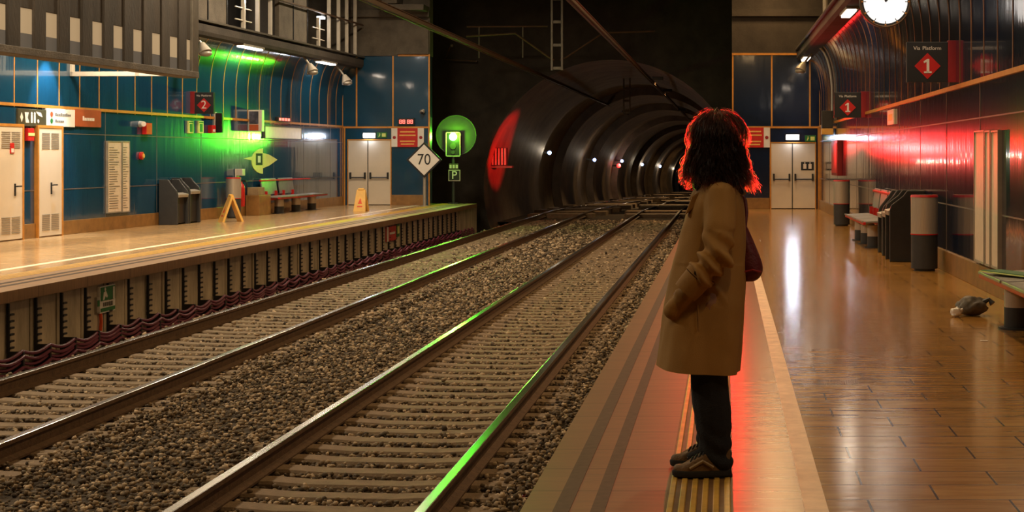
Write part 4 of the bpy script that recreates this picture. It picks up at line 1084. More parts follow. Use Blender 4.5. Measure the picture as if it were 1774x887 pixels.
# gallery balustrade above the far cove: posts, rungs, panels, lamps
def gallery_post(y, lampy, label):
    t = thing('gallery_post', label, 'post', LW.at(y, 4.58, 0.62), LW.rz, 'gallery posts above the far cove')
    b = B(); b.box(-0.045, 0.045, -0.045, 0.045, 0.0, 0.86 if lampy else 2.6); b.build('shaft', m_postw, t, bevel=0.006)
    b = B(); b.box(-0.09, 0.09, -0.09, 0.09, 0.0, 0.03); b.build('foot_plate', m_greysteel, t)
    if lampy:
        for z in (0.25, 0.55):
            b = B(); b.tube([(0, -0.55, z), (0, 0.55, z)], 0.018, 8); b.build('rung', m_postw, t, smooth=True)
        b = B(); b.box(-0.06, 0.10, -0.05, 0.28, 0.90, 0.98); b.build('lamp_housing', m_dgrey, t, bevel=0.01)
        b = B(); b.box(-0.05, 0.12, 0.0, 0.26, 0.84, 0.90); b.build('lamp_glass', m_em_cool, t, bevel=0.01)
        lamp('POINT', 'post_light', (0.18, 0.1, 0.78), 9, (1.0, 0.9, 0.8), parent=t, shadow_soft_size=0.06)
nm = {0: 'with a lit lamp', 1: 'tall and plain beside the lamp post', 2: 'tall, second from the lamp post'}
for base, where in ((38.1, 'left group'), (44.1, 'right group')):
    for j, dy in enumerate((0.0, 1.0, 1.95)): gallery_post(base + dy, j == 0, 'pale gallery post %s, %s on the far ledge' % (nm[j], where))
for y, s in ((46.9, 'dim gallery post nearest the end wall but one'), (47.8, 'dim gallery post nearest the end wall')): gallery_post(y, False, s)
for y, s in ((35.2, 'first of the pair by the fin screen'), (36.4, 'second of the pair by the fin screen'), (41.3, 'left of the pair between the post groups'), (42.5, 'right of the pair between the post groups')):
    t = thing('parapet_block', 'concrete parapet block above the far ledge, ' + s, 'panel', LW.at(y, 4.58, 0.56), LW.rz, 'gallery panels above the far cove')
    b = B(); b.box(-0.06, 0.06, -0.56, 0.56, 0.0, 2.6); b.build('slab', m_conc, t, bevel=0.015)
    b = B(); b.box(-0.08, 0.08, 0.56, 0.60, 0.0, 2.6); b.build('joint', m_ink, t)
b = B(); b.tube([(0, -14, 1.0), (0, 4.2, 1.0)], 0.03, 8)
o = b.build('gallery_handrail', m_pipe, smooth=True); o.location = LW.at(44.1, 4.58, 0.72); o.rotation_euler = (0, 0, LW.rz)
tag(o, 'thin brown handrail along the far gallery above the ledge', 'handrail')

# ---------------------------------------------------------------- benches
def bench(W, y0, n, pitch, label, backs):
    sg = 1 if W.side == 'left' else -1     # step in local y that leads away from the camera
    t = thing('platform_bench', label, 'bench', W.at(y0, 0, 0.0), W.rz)
    L = n * pitch
    f = B(); a, c_ = sorted((0, sg * L)); f.box(0.25, 0.33, a, c_, 0.36, 0.42); f.box(0.60, 0.645, a, c_, 0.40, 0.445); f.box(0.10, 0.14, a, c_, 0.86, 0.90); f.build('red_frame', m_redp, t, bevel=0.008)
    for k in range(n):
        yc = sg * pitch * (k + 0.5)
        b = B(); b.cyl((0.40, yc, 0.19), (0.40, yc, 0.37), 0.12, n=28); b.build('steel_leg', m_stain, t, smooth=True)
        b = B(); b.cyl((0.40, yc, 0.0), (0.40, yc, 0.19), 0.122, n=28); b.cyl((0.40, yc, 0.0), (0.40, yc, 0.015), 0.17, n=28); b.build('dark_foot', m_dgrey, t, smooth=True)
        b = B(); w2 = pitch * 0.46
        b.prism([(0.20, 0.47), (0.22, 0.445), (0.60, 0.425), (0.66, 0.44), (0.66, 0.465), (0.60, 0.455), (0.24, 0.475)], 'y', yc - w2, yc + w2); b.build('seat', m_seat, t, bevel=0.004)
        if k in backs:
            b = B(); b.prism([(0.13, 0.52), (0.165, 0.51), (0.11, 0.93), (0.075, 0.93)], 'y', yc - w2 * 0.92, yc + w2 * 0.92); b.build('backrest', m_seat, t, bevel=0.008)
            for s in (-0.6, 0.6):
                b = B(); b.box(0.14, 0.22, yc + s * w2 - 0.02, yc + s * w2 + 0.02, 0.42, 0.60); b.build('back_bracket', m_redp, t)
    return t
bench(LW, 40.7, 3, 1.40, 'three-seat steel bench with a red frame against the far teal wall', (0, 1))
bench(RW, 25.2, 3, 1.15, 'steel bench with a red frame between the far steel bin and the dark recycling bins', (0, 1, 2))
bench(RW, 9.6, 4, 1.15, 'large steel bench with a red frame at the right edge of the view', (0, 1))

# ---------------------------------------------------------------- bins
def recycling_bin(W, y, label, L=0.62, Hb=1.0, Hf=0.80, D=0.42, grp=None):
    """side walls slope down to the front; between them the open front with a pale flap"""
    t = thing('recycling_bin', label, 'bin', W.at(y, 0, 0.04), W.rz, grp)
    for s in (0, 1):
        y0_, y1_ = (-L / 2, -L / 2 + 0.06) if s == 0 else (L / 2 - 0.06, L / 2)
        b = B(); b.prism([(0, 0), (D, 0), (D, Hf - 0.12), (D - 0.02, Hf - 0.05), (D * 0.62, Hb - 0.08), (D * 0.5, Hb), (0, Hb)], 'y', y0_, y1_); b.build('side_panel', m_dgrey, t, bevel=0.012)
    b = B(); b.box(0.02, D - 0.06, -L / 2 + 0.06, L / 2 - 0.06, 0.03, Hf - 0.16); b.build('body', m_black, t, bevel=0.01)
    b = B(); b.box(0.0, 0.05, -L / 2 + 0.06, L / 2 - 0.06, 0.03, Hb - 0.01); b.build('back_panel', m_black, t, bevel=0.01)
    b = B(); b.prism([(D - 0.13, Hf - 0.15), (D + 0.01, Hf - 0.20), (D + 0.02, Hf - 0.13), (D - 0.12, Hf - 0.09)], 'y', -L / 2 + 0.06, L / 2 - 0.06); b.build('flap', m_lgrey, t, bevel=0.008)
    return t
recycling_bin(LW, 34.75, 'dark recycling bin on the far platform, left of the pair', 0.66)
recycling_bin(LW, 35.45, 'dark recycling bin on the far platform, right of the pair', 0.66, Hb=1.03, Hf=0.86)
recycling_bin(RW, 22.6, 'dark recycling bin beside the steel bin, nearest of three', 0.62, 1.02, 0.86, 0.50)
recycling_bin(RW, 23.4, 'dark recycling bin, middle of three beside the bench', 0.62, 1.0, 0.80, 0.46)
recycling_bin(RW, 24.2, 'dark recycling bin, farthest of three beside the bench', 0.62, 0.98, 0.76, 0.44)
def steel_bin(loc, rz, label, r=0.175, H=1.0):
    t = thing('steel_bin', label, 'bin', loc, rz)
    b = B(); b.cyl((0, 0, 0.0), (0, 0, 0.03), r * 0.8, n=32); b.cyl((0, 0, 0.03), (0, 0, H * 0.48), r, n=40); b.build('dark_base', m_dgrey, t, smooth=True)
    b = B(); b.cyl((0, 0, H * 0.48), (0, 0, H * 0.97), r * 1.02, n=40); b.build('steel_sleeve', m_stain, t, smooth=True)
    b = B(); b.cyl((0, 0, H * 0.475), (0, 0, H * 0.49), r * 1.04, n=40); b.build('red_band', m_redp, t, smooth=True)
    b = B(); b.cyl((0, 0, H * 0.97), (0, 0, H), r * 1.05, r * 1.0, 40); b.cyl((0, 0, H), (0, 0, H + 0.003), r * 0.6, n=30, mi=1); b.build('rim', [m_redp, m_black], t, smooth=True)
    return t
steel_bin((2.62, 20.6, 0), 0, 'round steel and dark grey bin nearest the viewer on the right platform')
steel_bin((2.52, 34.0, 0), 0, 'round steel bin farther away, behind the bench on the right platform')
steel_bin(LW.at(38.3, 0, 0.30), 0, 'round steel bin on the far platform beside the red extinguisher')
p = LW.at(39.3, 0.25, 0.14)
t = thing('fire_extinguisher', 'red fire extinguisher on the far wall beside the steel bin', 'extinguisher', p, LW.rz)
b = B(); b.loft([[(0.085 * s * math.cos(2 * math.pi * k / 20), 0.085 * s * math.sin(2 * math.pi * k / 20), z) for k in range(20)] for s, z in ((0.9, 0), (1, 0.03), (1, 0.46), (0.8, 0.54), (0.35, 0.58), (0.3, 0.63))]); b.build('cylinder', m_redp, t, smooth=True)
b = B(); b.box(-0.02, 0.12, -0.02, 0.02, 0.63, 0.67); b.tube([(0.05, 0, 0.64), (0.14, 0.02, 0.6), (0.13, 0.02, 0.3)], 0.014, 8); b.build('valve_and_hose', m_black, t, smooth=True)
b = B(); b.box(-0.13, -0.10, -0.12, 0.12, 0.3, 0.95); b.box(-0.12, 0.06, -0.10, 0.10, 0.78, 0.95); b.build('wall_cabinet', m_postw, t, bevel=0.01)
# cardboard box leaning at the far wall
p = LW.at(40.3, 0, 0.25)
t = thing('cardboard_box', 'tan cardboard boxes stacked against the far wall behind the wet floor sign', 'box', p, LW.rz)
b = B(); b.box(-0.2, 0.15, -0.45, 0.45, 0.0, 0.52); b.build('lower_box', m_base, t, bevel=0.01)
b = B(); b.box(-0.18, 0.12, -0.40, 0.05, 0.52, 0.72); b.build('upper_box', M('cardboard', (0.30, 0.20, 0.10), 0.8), t, bevel=0.01)

# wet floor signs
def wet_floor(loc, rz, label):
    t = thing('wet_floor_sign', label, 'sign', loc, rz)
    for s in (-1, 1):
        b = B(); hgt = 0.60; sp = 0.25
        vs = []
        for yy, xx, zz in ((-0.17, sp * s, 0.0), (0.17, sp * s, 0.0), (0.12, 0.025 * s, hgt), (-0.12, 0.025 * s, hgt)): vs.append((xx, yy, zz))
        n_ = Vector((1 * s, 0, 0.3)).normalized() * 0.05
        vs2 = [tuple(Vector(v) - n_) for v in vs]
        b.add(vs + vs2, [(0, 1, 2, 3), (7, 6, 5, 4), (0, 4, 5, 1), (1, 5, 6, 2), (2, 6, 7, 3), (3, 7, 4, 0)])
        b.build('leaf', m_ygold, t, bevel=0.006)
        b = B()
        q = lambda u, v: tuple(Vector((sp * s + (0.025 - sp) * s * v, (0.26 * (1 - v) + 0.18 * v) / 2 * u, hgt * v)) + n_ * 0.06)
        b.add([q(-0.5, 0.35), q(0.5, 0.35), q(0, 0.62)], [(0, 1, 2)]); b.add([q(-0.6, 0.2), q(0.6, 0.2), q(0.6, 0.26), q(-0.6, 0.26)], [(0, 1, 2, 3)])
        b.build('warning_print', m_orange, t)
    b = B(); b.cyl((0, -0.08, 0.60), (0, 0.08, 0.60), 0.04, n=12); b.build('hinge_handle', m_ygold, t, smooth=True)
p = far(400, 384, 2700 * 1.5 / (384 - 272)); wet_floor((p.x, p.y, 0), 0.62, 'yellow A-frame wet floor sign seen from the side on the far platform')
p = far(626, 366, 2700 * 1.5 / (366 - 272)); wet_floor((p.x, p.y, 0), math.pi / 2, 'yellow wet floor sign seen face-on in front of the end doors')

# signs on the face of the far platform
fx = -8.095
def face_sign(px0, px1, name, label, z0, z1, mat):
    y0_, y1_ = fx * F / (px0 - VX), fx * F / (px1 - VX)
    t = thing(name, label, 'sign', (fx, (y0_ + y1_) / 2, 0)); wd = abs(y1_ - y0_)
    b = B(); b.box(0.0, 0.035, -wd / 2, wd / 2, z0, z1); b.build('panel', mat, t, bevel=0.004)
    return t, wd
t, wd = face_sign(168.5, 195, 'escape_sign', 'green and white escape sign on the far platform face at the left', -0.52, -0.17, m_white)
b = B(); b.box(0.033, 0.042, -wd * 0.46, wd * 0.46, -0.36, -0.185); b.box(0.033, 0.042, -wd * 0.46, wd * 0.46, -0.50, -0.455); b.build('green_field', m_green, t)
b = B(); b.ball((0.046, -wd * 0.22, -0.215), 0.026, 2, scale=(0.3, 1, 1)); b.prism([(-wd * 0.36, -0.35), (-wd * 0.28, -0.35), (-wd * 0.20, -0.30), (-wd * 0.10, -0.33), (-wd * 0.05, -0.31), (-wd * 0.16, -0.24), (-wd * 0.30, -0.25)], 'x', 0.040, 0.048); b.build('running_figure', m_white, t)
b = B(); b.box(0.040, 0.048, wd * 0.30, wd * 0.40, -0.36, -0.20); b.build('door_pictogram', m_white, t)
for k in range(5):
    b = B(); b.box(0.034, 0.044, (-0.30 + 0.13 * k) * wd, (-0.22 + 0.13 * k) * wd, -0.435, -0.385); b.build('letter_block', m_inkg, t)
t, wd = face_sign(163.5, 168, 'distance_plate', 'narrow green and white plate just left of the escape sign', -0.50, -0.30, m_lgrey)
b = B(); b.box(0.033, 0.04, -wd * 0.4, wd * 0.4, -0.42, -0.34); b.build('green_field', m_green, t)
y_ = fx * F / (170.0 - VX)
b = B(); b.tube([(0.03, 0, -0.52), (0.035, 0.01, -0.62), (0.03, 0, -0.74)], 0.022, 8)
o = b.build('orange_tape', m_orange, smooth=True); o.location = (fx, y_, 0); tag(o, 'short orange tape hanging below the green escape sign', 'tape')
t, wd = face_sign(667.5, 684, 'stop_sign', 'small red and white sign on the far platform face near its far end', -0.52, -0.17, m_redp)
b = B(); b.box(0.033, 0.042, -wd * 0.5, -wd * 0.34, -0.52, -0.17); b.box(0.033, 0.042, -wd * 0.2, wd * 0.35, -0.36, -0.31); b.build('white_marks', m_white, t)
t, wd = face_sign(685, 690, 'escape_plate', 'tiny green plate right of the small red sign on the platform face', -0.46, -0.15, m_green)
b = B(); b.box(0.033, 0.042, -wd * 0.3, wd * 0.3, -0.38, -0.20); b.build('pale_field', m_lime, t)

# ---------------------------------------------------------------- litter and things at the near bench
p = Vector((2.33, 14.75, 0))
t = thing('crumpled_bag', 'crumpled dark grey bag on the floor under the near bench', 'bag', p)
b = B(); b.ball((0, 0, 0.085), 0.12, 4, scale=(1.25, 1.1, 0.75)); o = b.build('bag_body', M('grey_bag_plastic', (0.10, 0.085, 0.065), 0.55, 0, 0.3, 8), t, smooth=True)
for v in o.data.vertices:
    nz_ = noise.noise(v.co * 14) * 0.03 + noise.noise(v.co * 34) * 0.012
    v.co += v.co.normalized() * nz_; v.co.z = max(v.co.z, 0.004)
b = B(); b.tube([(0.10, 0, 0.12), (0.16, 0.02, 0.15), (0.19, 0.0, 0.11)], [0.03, 0.02, 0.03], 8); b.build('bag_knot', m_dgrey, t, smooth=True)
b = B(); b.ball((0, 0, 0.045), 0.05, 3, scale=(1.1, 0.9, 0.9)); o = b.build('paper_tissue', m_white, smooth=True)
for v in o.data.vertices: v.co += v.co.normalized() * noise.noise(v.co * 38) * 0.03; v.co.z = max(v.co.z, 0.002)
o.location = (2.16, 14.6, 0.0); tag(o, 'crumpled white tissue on the floor left of the dark bag', 'litter')
t = thing('leg_cover_box', 'low grey metal box under the near bench between its legs', 'box', (2.62, 13.9, 0))
b = B(); b.box(-0.12, 0.12, -0.10, 0.10, 0.0, 0.26); b.build('body', m_greysteel, t, bevel=0.01)
b = B(); b.box(-0.13, 0.13, -0.11, 0.11, 0.26, 0.28); b.build('red_lid', m_redp, t, bevel=0.004)
p = RW.at(13.6, 0.478, 0.46)
t = thing('folded_magazine', 'pale green folded magazine lying on the near bench', 'magazine', p, 0.4)
b = B(); b.box(-0.11, 0.11, -0.35, 0.35, 0.0, 0.012); b.build('cover', m_lime, t, bevel=0.004)
b = B(); b.box(-0.105, 0.105, -0.34, 0.34, 0.012, 0.018); b.build('pages', m_green, t)
b = B(); b.box(-0.03, 0.03, -0.02, 0.02, 0, 0.004); o = b.build('paper_scrap', m_white, bevel=0.001); o.location = far(1705, 591, 2700 * 1.5 / 319) * 1.0; o.location.z = 0.001
tag(o, 'tiny white paper scrap on the tiles in front of the near bench', 'litter')
# ---------------------------------------------------------------- the person
PY = 7.42
def Q(px, py, y=PY): return Vector(((px - VX) * PY / F, y, HZ - (py - VY) * PY / F))
person = thing('person', 'person in a beige trench coat and dark jeans facing the tracks, hand in pocket', 'person', (Q(1228, 0).x, PY, 0))
PO = Vector(person.location)
def chain(b, pts, step=0.4, sub=2):
    """spheres along (point, radius) joints"""
    for (p0, r0), (p1, r1) in zip(pts[:-1], pts[1:]):
        p0, p1 = Vector(p0), Vector(p1); n = max(2, int((p1 - p0).length / (min(r0, r1) * step)) + 1)
        for k in range(n + 1):
            t = k / n; b.ball(p0.lerp(p1, t) - PO, r0 + (r1 - r0) * t, sub)
def remesh(b, name, mat, parent, voxel, smooth=4, fn=None, dec=None):
    me = b.mesh(name); me.materials.append(mat)
    o = bpy.data.objects.new(name, me); COL.objects.link(o)
    md = o.modifiers.new('r', 'REMESH'); md.mode = 'VOXEL'; md.voxel_size = voxel; md.use_smooth_shade = True
    ms = o.modifiers.new('s', 'SMOOTH'); ms.iterations = smooth; ms.factor = 0.5
    me2 = bpy.data.meshes.new_from_object(o.evaluated_get(bpy.context.evaluated_depsgraph_get()))
    o.modifiers.clear(); o.data = me2
    if not me2.materials: me2.materials.append(mat)
    if fn:
        nv = len(me2.vertices); co = np.empty(nv * 3, np.float32); no = np.empty(nv * 3, np.float32)
        me2.vertices.foreach_get('co', co); me2.vertex_normals.foreach_get('vector', no)
        for i in range(nv):
            n_ = Vector(no[3 * i:3 * i + 3]); p_ = Vector(co[3 * i:3 * i + 3]); p_ += n_ * fn(p_)
            co[3 * i:3 * i + 3] = p_
        me2.vertices.foreach_set('co', co)
    me2.polygons.foreach_set('use_smooth', [True] * len(me2.polygons)); me2.update()
    if parent: o.parent = parent
    return o
m_skin = M('warm_skin', (0.34, 0.18, 0.11), 0.5, 0, 0.12, 10)
m_hair = M('black_brown_hair', (0.012, 0.008, 0.006), 0.42, 0, 0.5, 14, 0.7, 90, (1, 1, 0.12))
m_coat = M('beige_trench_cloth', (0.40, 0.215, 0.055), 0.8, 0, 0.10, 3, 0.12, 220)
m_coatd = M('beige_trench_trim', (0.35, 0.185, 0.047), 0.8, 0, 0.10, 3, 0.12, 220)
m_jeans = M('dark_jeans', (0.010, 0.011, 0.014), 0.85, 0, 0.35, 9, 0.3, 160)
m_shoe = M('brown_shoe_leather', (0.19, 0.11, 0.045), 0.6, 0, 0.3, 18, 0.3, 80)
m_sole = M('dark_rubber', (0.02, 0.018, 0.016), 0.75, 0, 0.3, 30)
m_bag = M('maroon_bag_cloth', (0.115, 0.008, 0.012), 0.6, 0, 0.25, 6, 0.3, 60)
m_button = M('dark_button', (0.04, 0.025, 0.012), 0.35)

# body: one continuous surface. Facing direction of the head:
hf = Vector((-0.80, 0.60, 0)).normalized(); hs = Vector((hf.y, -hf.x, 0))      # forward, head's right-hand side
hc = Q(1237, 256)
b = B()
Hd = lambda f_, s_, u: hc + hf * f_ + hs * s_ + Vector((0, 0, u)) - PO
rotm = Matrix((hf, hs, Vector((0, 0, 1)))).transposed()
b.ball(Hd(-0.012, 0, 0.025), 1.0, 3, scale=(0.096, 0.076, 0.098), rot=rotm)            # skull
b.ball(Hd(0.022, 0, -0.045), 1.0, 3, scale=(0.066, 0.060, 0.078), rot=rotm)            # face
b.ball(Hd(0.052, 0, -0.098), 0.026, 2)                                                   # chin
for s in (-1, 1):
    b.ball(Hd(0.052, 0.036 * s, -0.035), 0.024, 2)                                        # cheeks
    b.ball(Hd(-0.005, 0.074 * s, -0.015), 1.0, 2, scale=(0.018, 0.008, 0.030), rot=rotm)  # ears
    b.ball(Hd(0.070, 0.028 * s, 0.018), 0.014, 2)                                         # brows
    b.ball(Hd(0.078, 0.012 * s, -0.048), 0.010, 2)                                        # nostrils
for k in range(7): b.ball(Hd(0.078 + 0.020 * k / 6, 0, 0.008 - 0.052 * k / 6), 0.009 + 0.004 * k / 6, 2)   # nose
b.ball(Hd(0.080, 0, -0.070), 1.0, 2, scale=(0.010, 0.024, 0.006), rot=rotm); b.ball(Hd(0.077, 0, -0.080), 1.0, 2, scale=(0.010, 0.020, 0.007), rot=rotm)   # lips
chain(b, [(Q(1240, 280), 0.052), (Q(1243, 322), 0.056)])                                 # neck
chain(b, [(Q(1243, 330), 0.06), (Q(1238, 370), 0.12), (Q(1232, 420), 0.12), (Q(1230, 470), 0.12), (Q(1230, 520), 0.13)])
for s in (-1, 1): chain(b, [(Q(1240, 352, PY), 0.08), (Q(1244, 366, PY + 0.13 * s), 0.05)])
near, farr = PY - 0.21, PY + 0.21
for yy, el, wr in ((near, (1249, 440), (1200, 490)), (farr, (1240, 440), (1190, 490))):
    sgn_ = -1 if yy < PY else 1
    chain(b, [(Q(1247, 366, PY + 0.16 * sgn_), 0.046), (Q(*el, PY + 0.235 * sgn_), 0.040), (Q(*wr, PY + 0.20 * sgn_), 0.027)])
    # hand inside the pocket: palm, four fingers of unequal length, thumb
    w0 = Q(wr[0], wr[1], PY + 0.20 * sgn_); dirh = (Q(1172, 522, PY + 0.165 * sgn_) - w0).normalized(); up = Vector((0, 0, 1)); sd = dirh.cross(up).normalized(); nrm = sd.cross(dirh)
    pc_ = w0 + dirh * 0.06
    chain(b, [(w0, 0.026), (w0 + dirh * 0.05, 0.030), (w0 + dirh * 0.085, 0.026)])
    for j, ln in enumerate((0.062, 0.074, 0.070, 0.055)):
        q0 = w0 + dirh * 0.085 + nrm * (0.027 - 0.018 * j)
        chain(b, [(q0, 0.0088), (q0 + dirh * ln * 0.5 - sd * 0.006 * sgn_, 0.0082), (q0 + dirh * ln * 0.85 - sd * 0.022 * sgn_, 0.0075)], 0.5)
    chain(b, [(w0 + dirh * 0.03 + nrm * 0.020, 0.011), (w0 + dirh * 0.06 + nrm * 0.034, 0.0095), (w0 + dirh * 0.088 + nrm * 0.036, 0.0085)], 0.5)
for s in (-1, 1):
    fy = PY + 0.105 * s
    chain(b, [(Q(1230, 520, fy), 0.10), (Q(1230, 650, fy), 0.060), (Q(1232, 700, fy), 0.050), (Q(1244, 790, fy), 0.040)])
    chain(b, [(Q(1246, 805, fy), 0.035), (Q(1200, 808, fy), 0.028)])
body = remesh(b, 'body', m_skin, person, 0.0065, 3)
for s in (-1, 1):
    b = B(); b.ball(Hd(0.0705, 0.029 * s, 0.000), 1.0, 3, scale=(0.0085, 0.0135, 0.0065), rot=rotm); b.build('eye', m_white, person, smooth=True)
    b = B(); b.ball(Hd(0.0770, 0.029 * s, 0.000), 1.0, 3, scale=(0.003, 0.0052, 0.0055), rot=rotm); b.build('iris', m_ink, person, smooth=True)
    b = B(); b.tube([Hd(0.080, 0.012 * s, 0.021), Hd(0.081, 0.028 * s, 0.026), Hd(0.072, 0.045 * s, 0.020)], [0.003, 0.0035, 0.002], 8); b.build('eyebrow', m_hair, person, smooth=True)
b = B(); b.tube([Hd(0.076, -0.024, -0.074), Hd(0.087, -0.008, -0.071), Hd(0.088, 0, -0.073), Hd(0.087, 0.008, -0.071), Hd(0.076, 0.024, -0.074)], [0.002, 0.005, 0.005, 0.005, 0.002], 10)
b.tube([Hd(0.076, -0.022, -0.077), Hd(0.086, 0, -0.082), Hd(0.076, 0.022, -0.077)], [0.002, 0.006, 0.002], 10); b.build('lips', M('lip_skin', (0.30, 0.09, 0.07), 0.4), person, smooth=True)

# jeans
def jfn(p):
    fold = noise.noise(Vector((p.x * 9, p.y * 9, p.z * 5))) * 0.008
    if p.z < 0.30: fold += 0.010 * math.sin(p.z * 75 + 3 * math.sin(p.x * 20)) * (0.30 - p.z) / 0.30
    return fold
b = B()
for s in (-1, 1):
    fy = PY + 0.094 * s; k = 0.0 if s < 0 else -4
    chain(b, [(Q(1230, 565, fy), 0.092), (Q(1230 + k, 640, fy), 0.091), (Q(1233 + k, 700, fy), 0.093), (Q(1238 + k, 745, fy), 0.084), (Q(1241 + k, 780, fy), 0.078), (Q(1247 + k, 806, fy), 0.068)], 0.3)
    chain(b, [(Q(1222, 790, fy), 0.045), (Q(1205 + k, 802, fy), 0.03)], 0.3)
jeans = remesh(b, 'jeans', m_jeans, person, 0.008, 5, jfn)

# shoes: sole, upper, laces
def shoe(s, heel_px, toe_px, nm_label):
    fy = PY + 0.125 * s
    hx, tx = Q(heel_px, 0).x - PO.x, Q(toe_px, 0).x - PO.x; L = hx - tx; y0_ = fy - PO.y
    def outline(k, grow=0.0):
        pts = []
        for i in range(28):
            a = 2 * math.pi * i / 28; u = math.cos(a); v_ = math.sin(a)
            x = tx + L / 2 + (L / 2 + grow) * (abs(u) ** 0.75) * (1 if u > 0 else -1)
            tt = (x - tx) / L
            wdt = 0.042 + 0.008 * math.cos((tt - 0.28) * 5.5)
            pts.append((x, y0_ + (wdt + grow) * (abs(v_) ** 0.8) * (1 if v_ > 0 else -1), k))
        return pts
    b = B(); rs = []
    for z, g in ((0.0055, -0.006), (0.012, 0.002), (0.030, 0.004), (0.038, 0.0)): rs.append(outline(z, g))
    for r_ in rs[:1]:
        pass
    b.loft(rs); sole = b.build('shoe_sole', m_sole, None, smooth=True)
    b = B(); rs = []
    for k in range(9):
        t_ = k / 8
        ring = []
        for (x, y, z) in outline(0.036, -0.002):
            tt = (x - tx) / L
            top = 0.062 + 0.075 * max(0, min(1, (tt - 0.15) / 0.5)) ** 0.9
            shrink = 1 - 0.45 * t_ ** 1.6
            ring.append((x if tt > 0.5 else x + 0.02 * t_ ** 2, y0_ + (y - y0_) * shrink, 0.036 + (top - 0.036) * math.sin(t_ * math.pi / 2)))
        rs.append(ring)
    b.loft(rs); sh = b.build('shoe', m_shoe, person, smooth=True)
    sole.parent = sh
    b = B()
    for k in range(4):
        tt = 0.34 + 0.07 * k; x = tx + tt * L; z = 0.062 + 0.075 * ((tt - 0.15) / 0.5) ** 0.9
        b.tube([(x - 0.008, y0_ - 0.030, z - 0.014), (x, y0_ - 0.012, z + 0.002), (x + 0.004, y0_ + 0.012, z + 0.002), (x - 0.006, y0_ + 0.030, z - 0.014)], 0.0045, 6)
    b.build('shoe_laces', m_sole, sh, smooth=True)
    b = B(); b.tube([(tx + 0.30 * L, y0_ - 0.046, 0.05), (tx + 0.52 * L, y0_ - 0.045, 0.085), (tx + 0.7 * L, y0_ - 0.043, 0.055)], 0.008, 6); b.build('shoe_overlay', M('tan_overlay', (0.36, 0.25, 0.12), 0.6), sh, smooth=True)
shoe(-1, 1266, 1167, 'near'); shoe(1, 1262, 1160, 'far')

# coat: lofted trunk, sleeves, then one skin
prof_c = [  # py, front px, back px, half depth
    (304, 1232, 1262, 0.10), (312, 1222, 1269, 0.145), (324, 1211, 1277, 0.176), (337, 1203, 1283, 0.186), (348, 1197, 1286, 0.188), (365, 1189, 1289, 0.180), (400, 1179, 1291, 0.168), (440, 1169, 1292, 0.168),
    (480, 1161, 1292, 0.182), (520, 1154, 1291, 0.204), (560, 1149, 1289, 0.216), (600, 1144, 1287, 0.224), (630, 1140, 1285, 0.230), (641, 1139, 1284, 0.232), (668, 1137, 1283, 0.236)]
def coat_ring(py, fx_, bx_, hd, n=48):
    p0, p1 = Q(fx_, py), Q(bx_, py); cx_ = (p0.x + p1.x) / 2; hw = (p1.x - p0.x) / 2; ring = []
    for k in range(n):
        a = 2 * math.pi * k / n; u, v_ = math.cos(a), math.sin(a); e = 0.78
        xx = cx_ + hw * abs(u) ** e * (1 if u > 0 else -1); yy = hd * abs(v_) ** e * (1 if v_ > 0 else -1)
        zz = p0.z
        ring.append((xx - PO.x, yy, zz))
    return ring
b = B(); b.loft([coat_ring(*r) for r in prof_c])
for s in (-1, 1):
    sh_ = Q(1248, 338, PY + 0.160 * s); el = Q(1243, 440, PY + 0.245 * s); mid = Q(1222, 462, PY + 0.252 * s); wr = Q(1200, 487, PY + 0.238 * s)
    chain(b, [(sh_, 0.072), (Q(1247, 392, PY + 0.215 * s), 0.078), (el, 0.072), (mid, 0.064), (wr, 0.056)], 0.25)
    chain(b, [(Q(1191, 500, PY + 0.205 * s), 0.042), (Q(1177, 518, PY + 0.180 * s), 0.042), (Q(1168, 532, PY + 0.170 * s), 0.042)], 0.3)   # pocket with the hand in it
def cfn(p):
    z = p.z; wld = p + PO
    n1 = noise.noise(Vector((p.x * 7.5, p.y * 7.5, z * 1.3)))
    n2 = noise.noise(Vector((p.x * 16, p.y * 16 + 5, z * 9)))
    d = 0.013 * n1
    if z < 1.0: d += 0.006 * n1 + 0.013 * (1.0 - z) * math.sin(math.atan2(p.y, p.x + 0.02) * 6 + 1.3 * z)
    # creases around the near and far elbows and along the forearms
    e = (wld - Vector((Q(1232, 452).x, wld.y, Q(1232, 452).z))).length
    if abs(p.y) > 0.185 and 0.80 < z < 1.16:
        g = math.exp(-((z - 1.0) / 0.12) ** 2)
        dd = (p.x * 0.72 + z * 0.70)
        d += 0.018 * g * math.sin(dd * 90 + 2.0 * noise.noise(p * 9)) + 0.010 * n2 * g
    return d + 0.005 * n2
coat = remesh(b, 'trench_coat', m_coat, person, 0.0075, 4, cfn)
bm = bmesh.new(); bm.from_mesh(coat.data)
h0, h1 = Q(1139, 632) - PO, Q(1284, 643) - PO
bmesh.ops.bisect_plane(bm, geom=bm.verts[:] + bm.edges[:] + bm.faces[:], plane_co=h0, plane_no=Vector((h0.z - h1.z, 0, h1.x - h0.x)).normalized(), clear_inner=True)
bmesh.ops.holes_fill(bm, edges=[e for e in bm.edges if e.is_boundary], sides=0); bm.to_mesh(coat.data); bm.free()
coat.data.set_sharp_from_angle(angle=0.9)
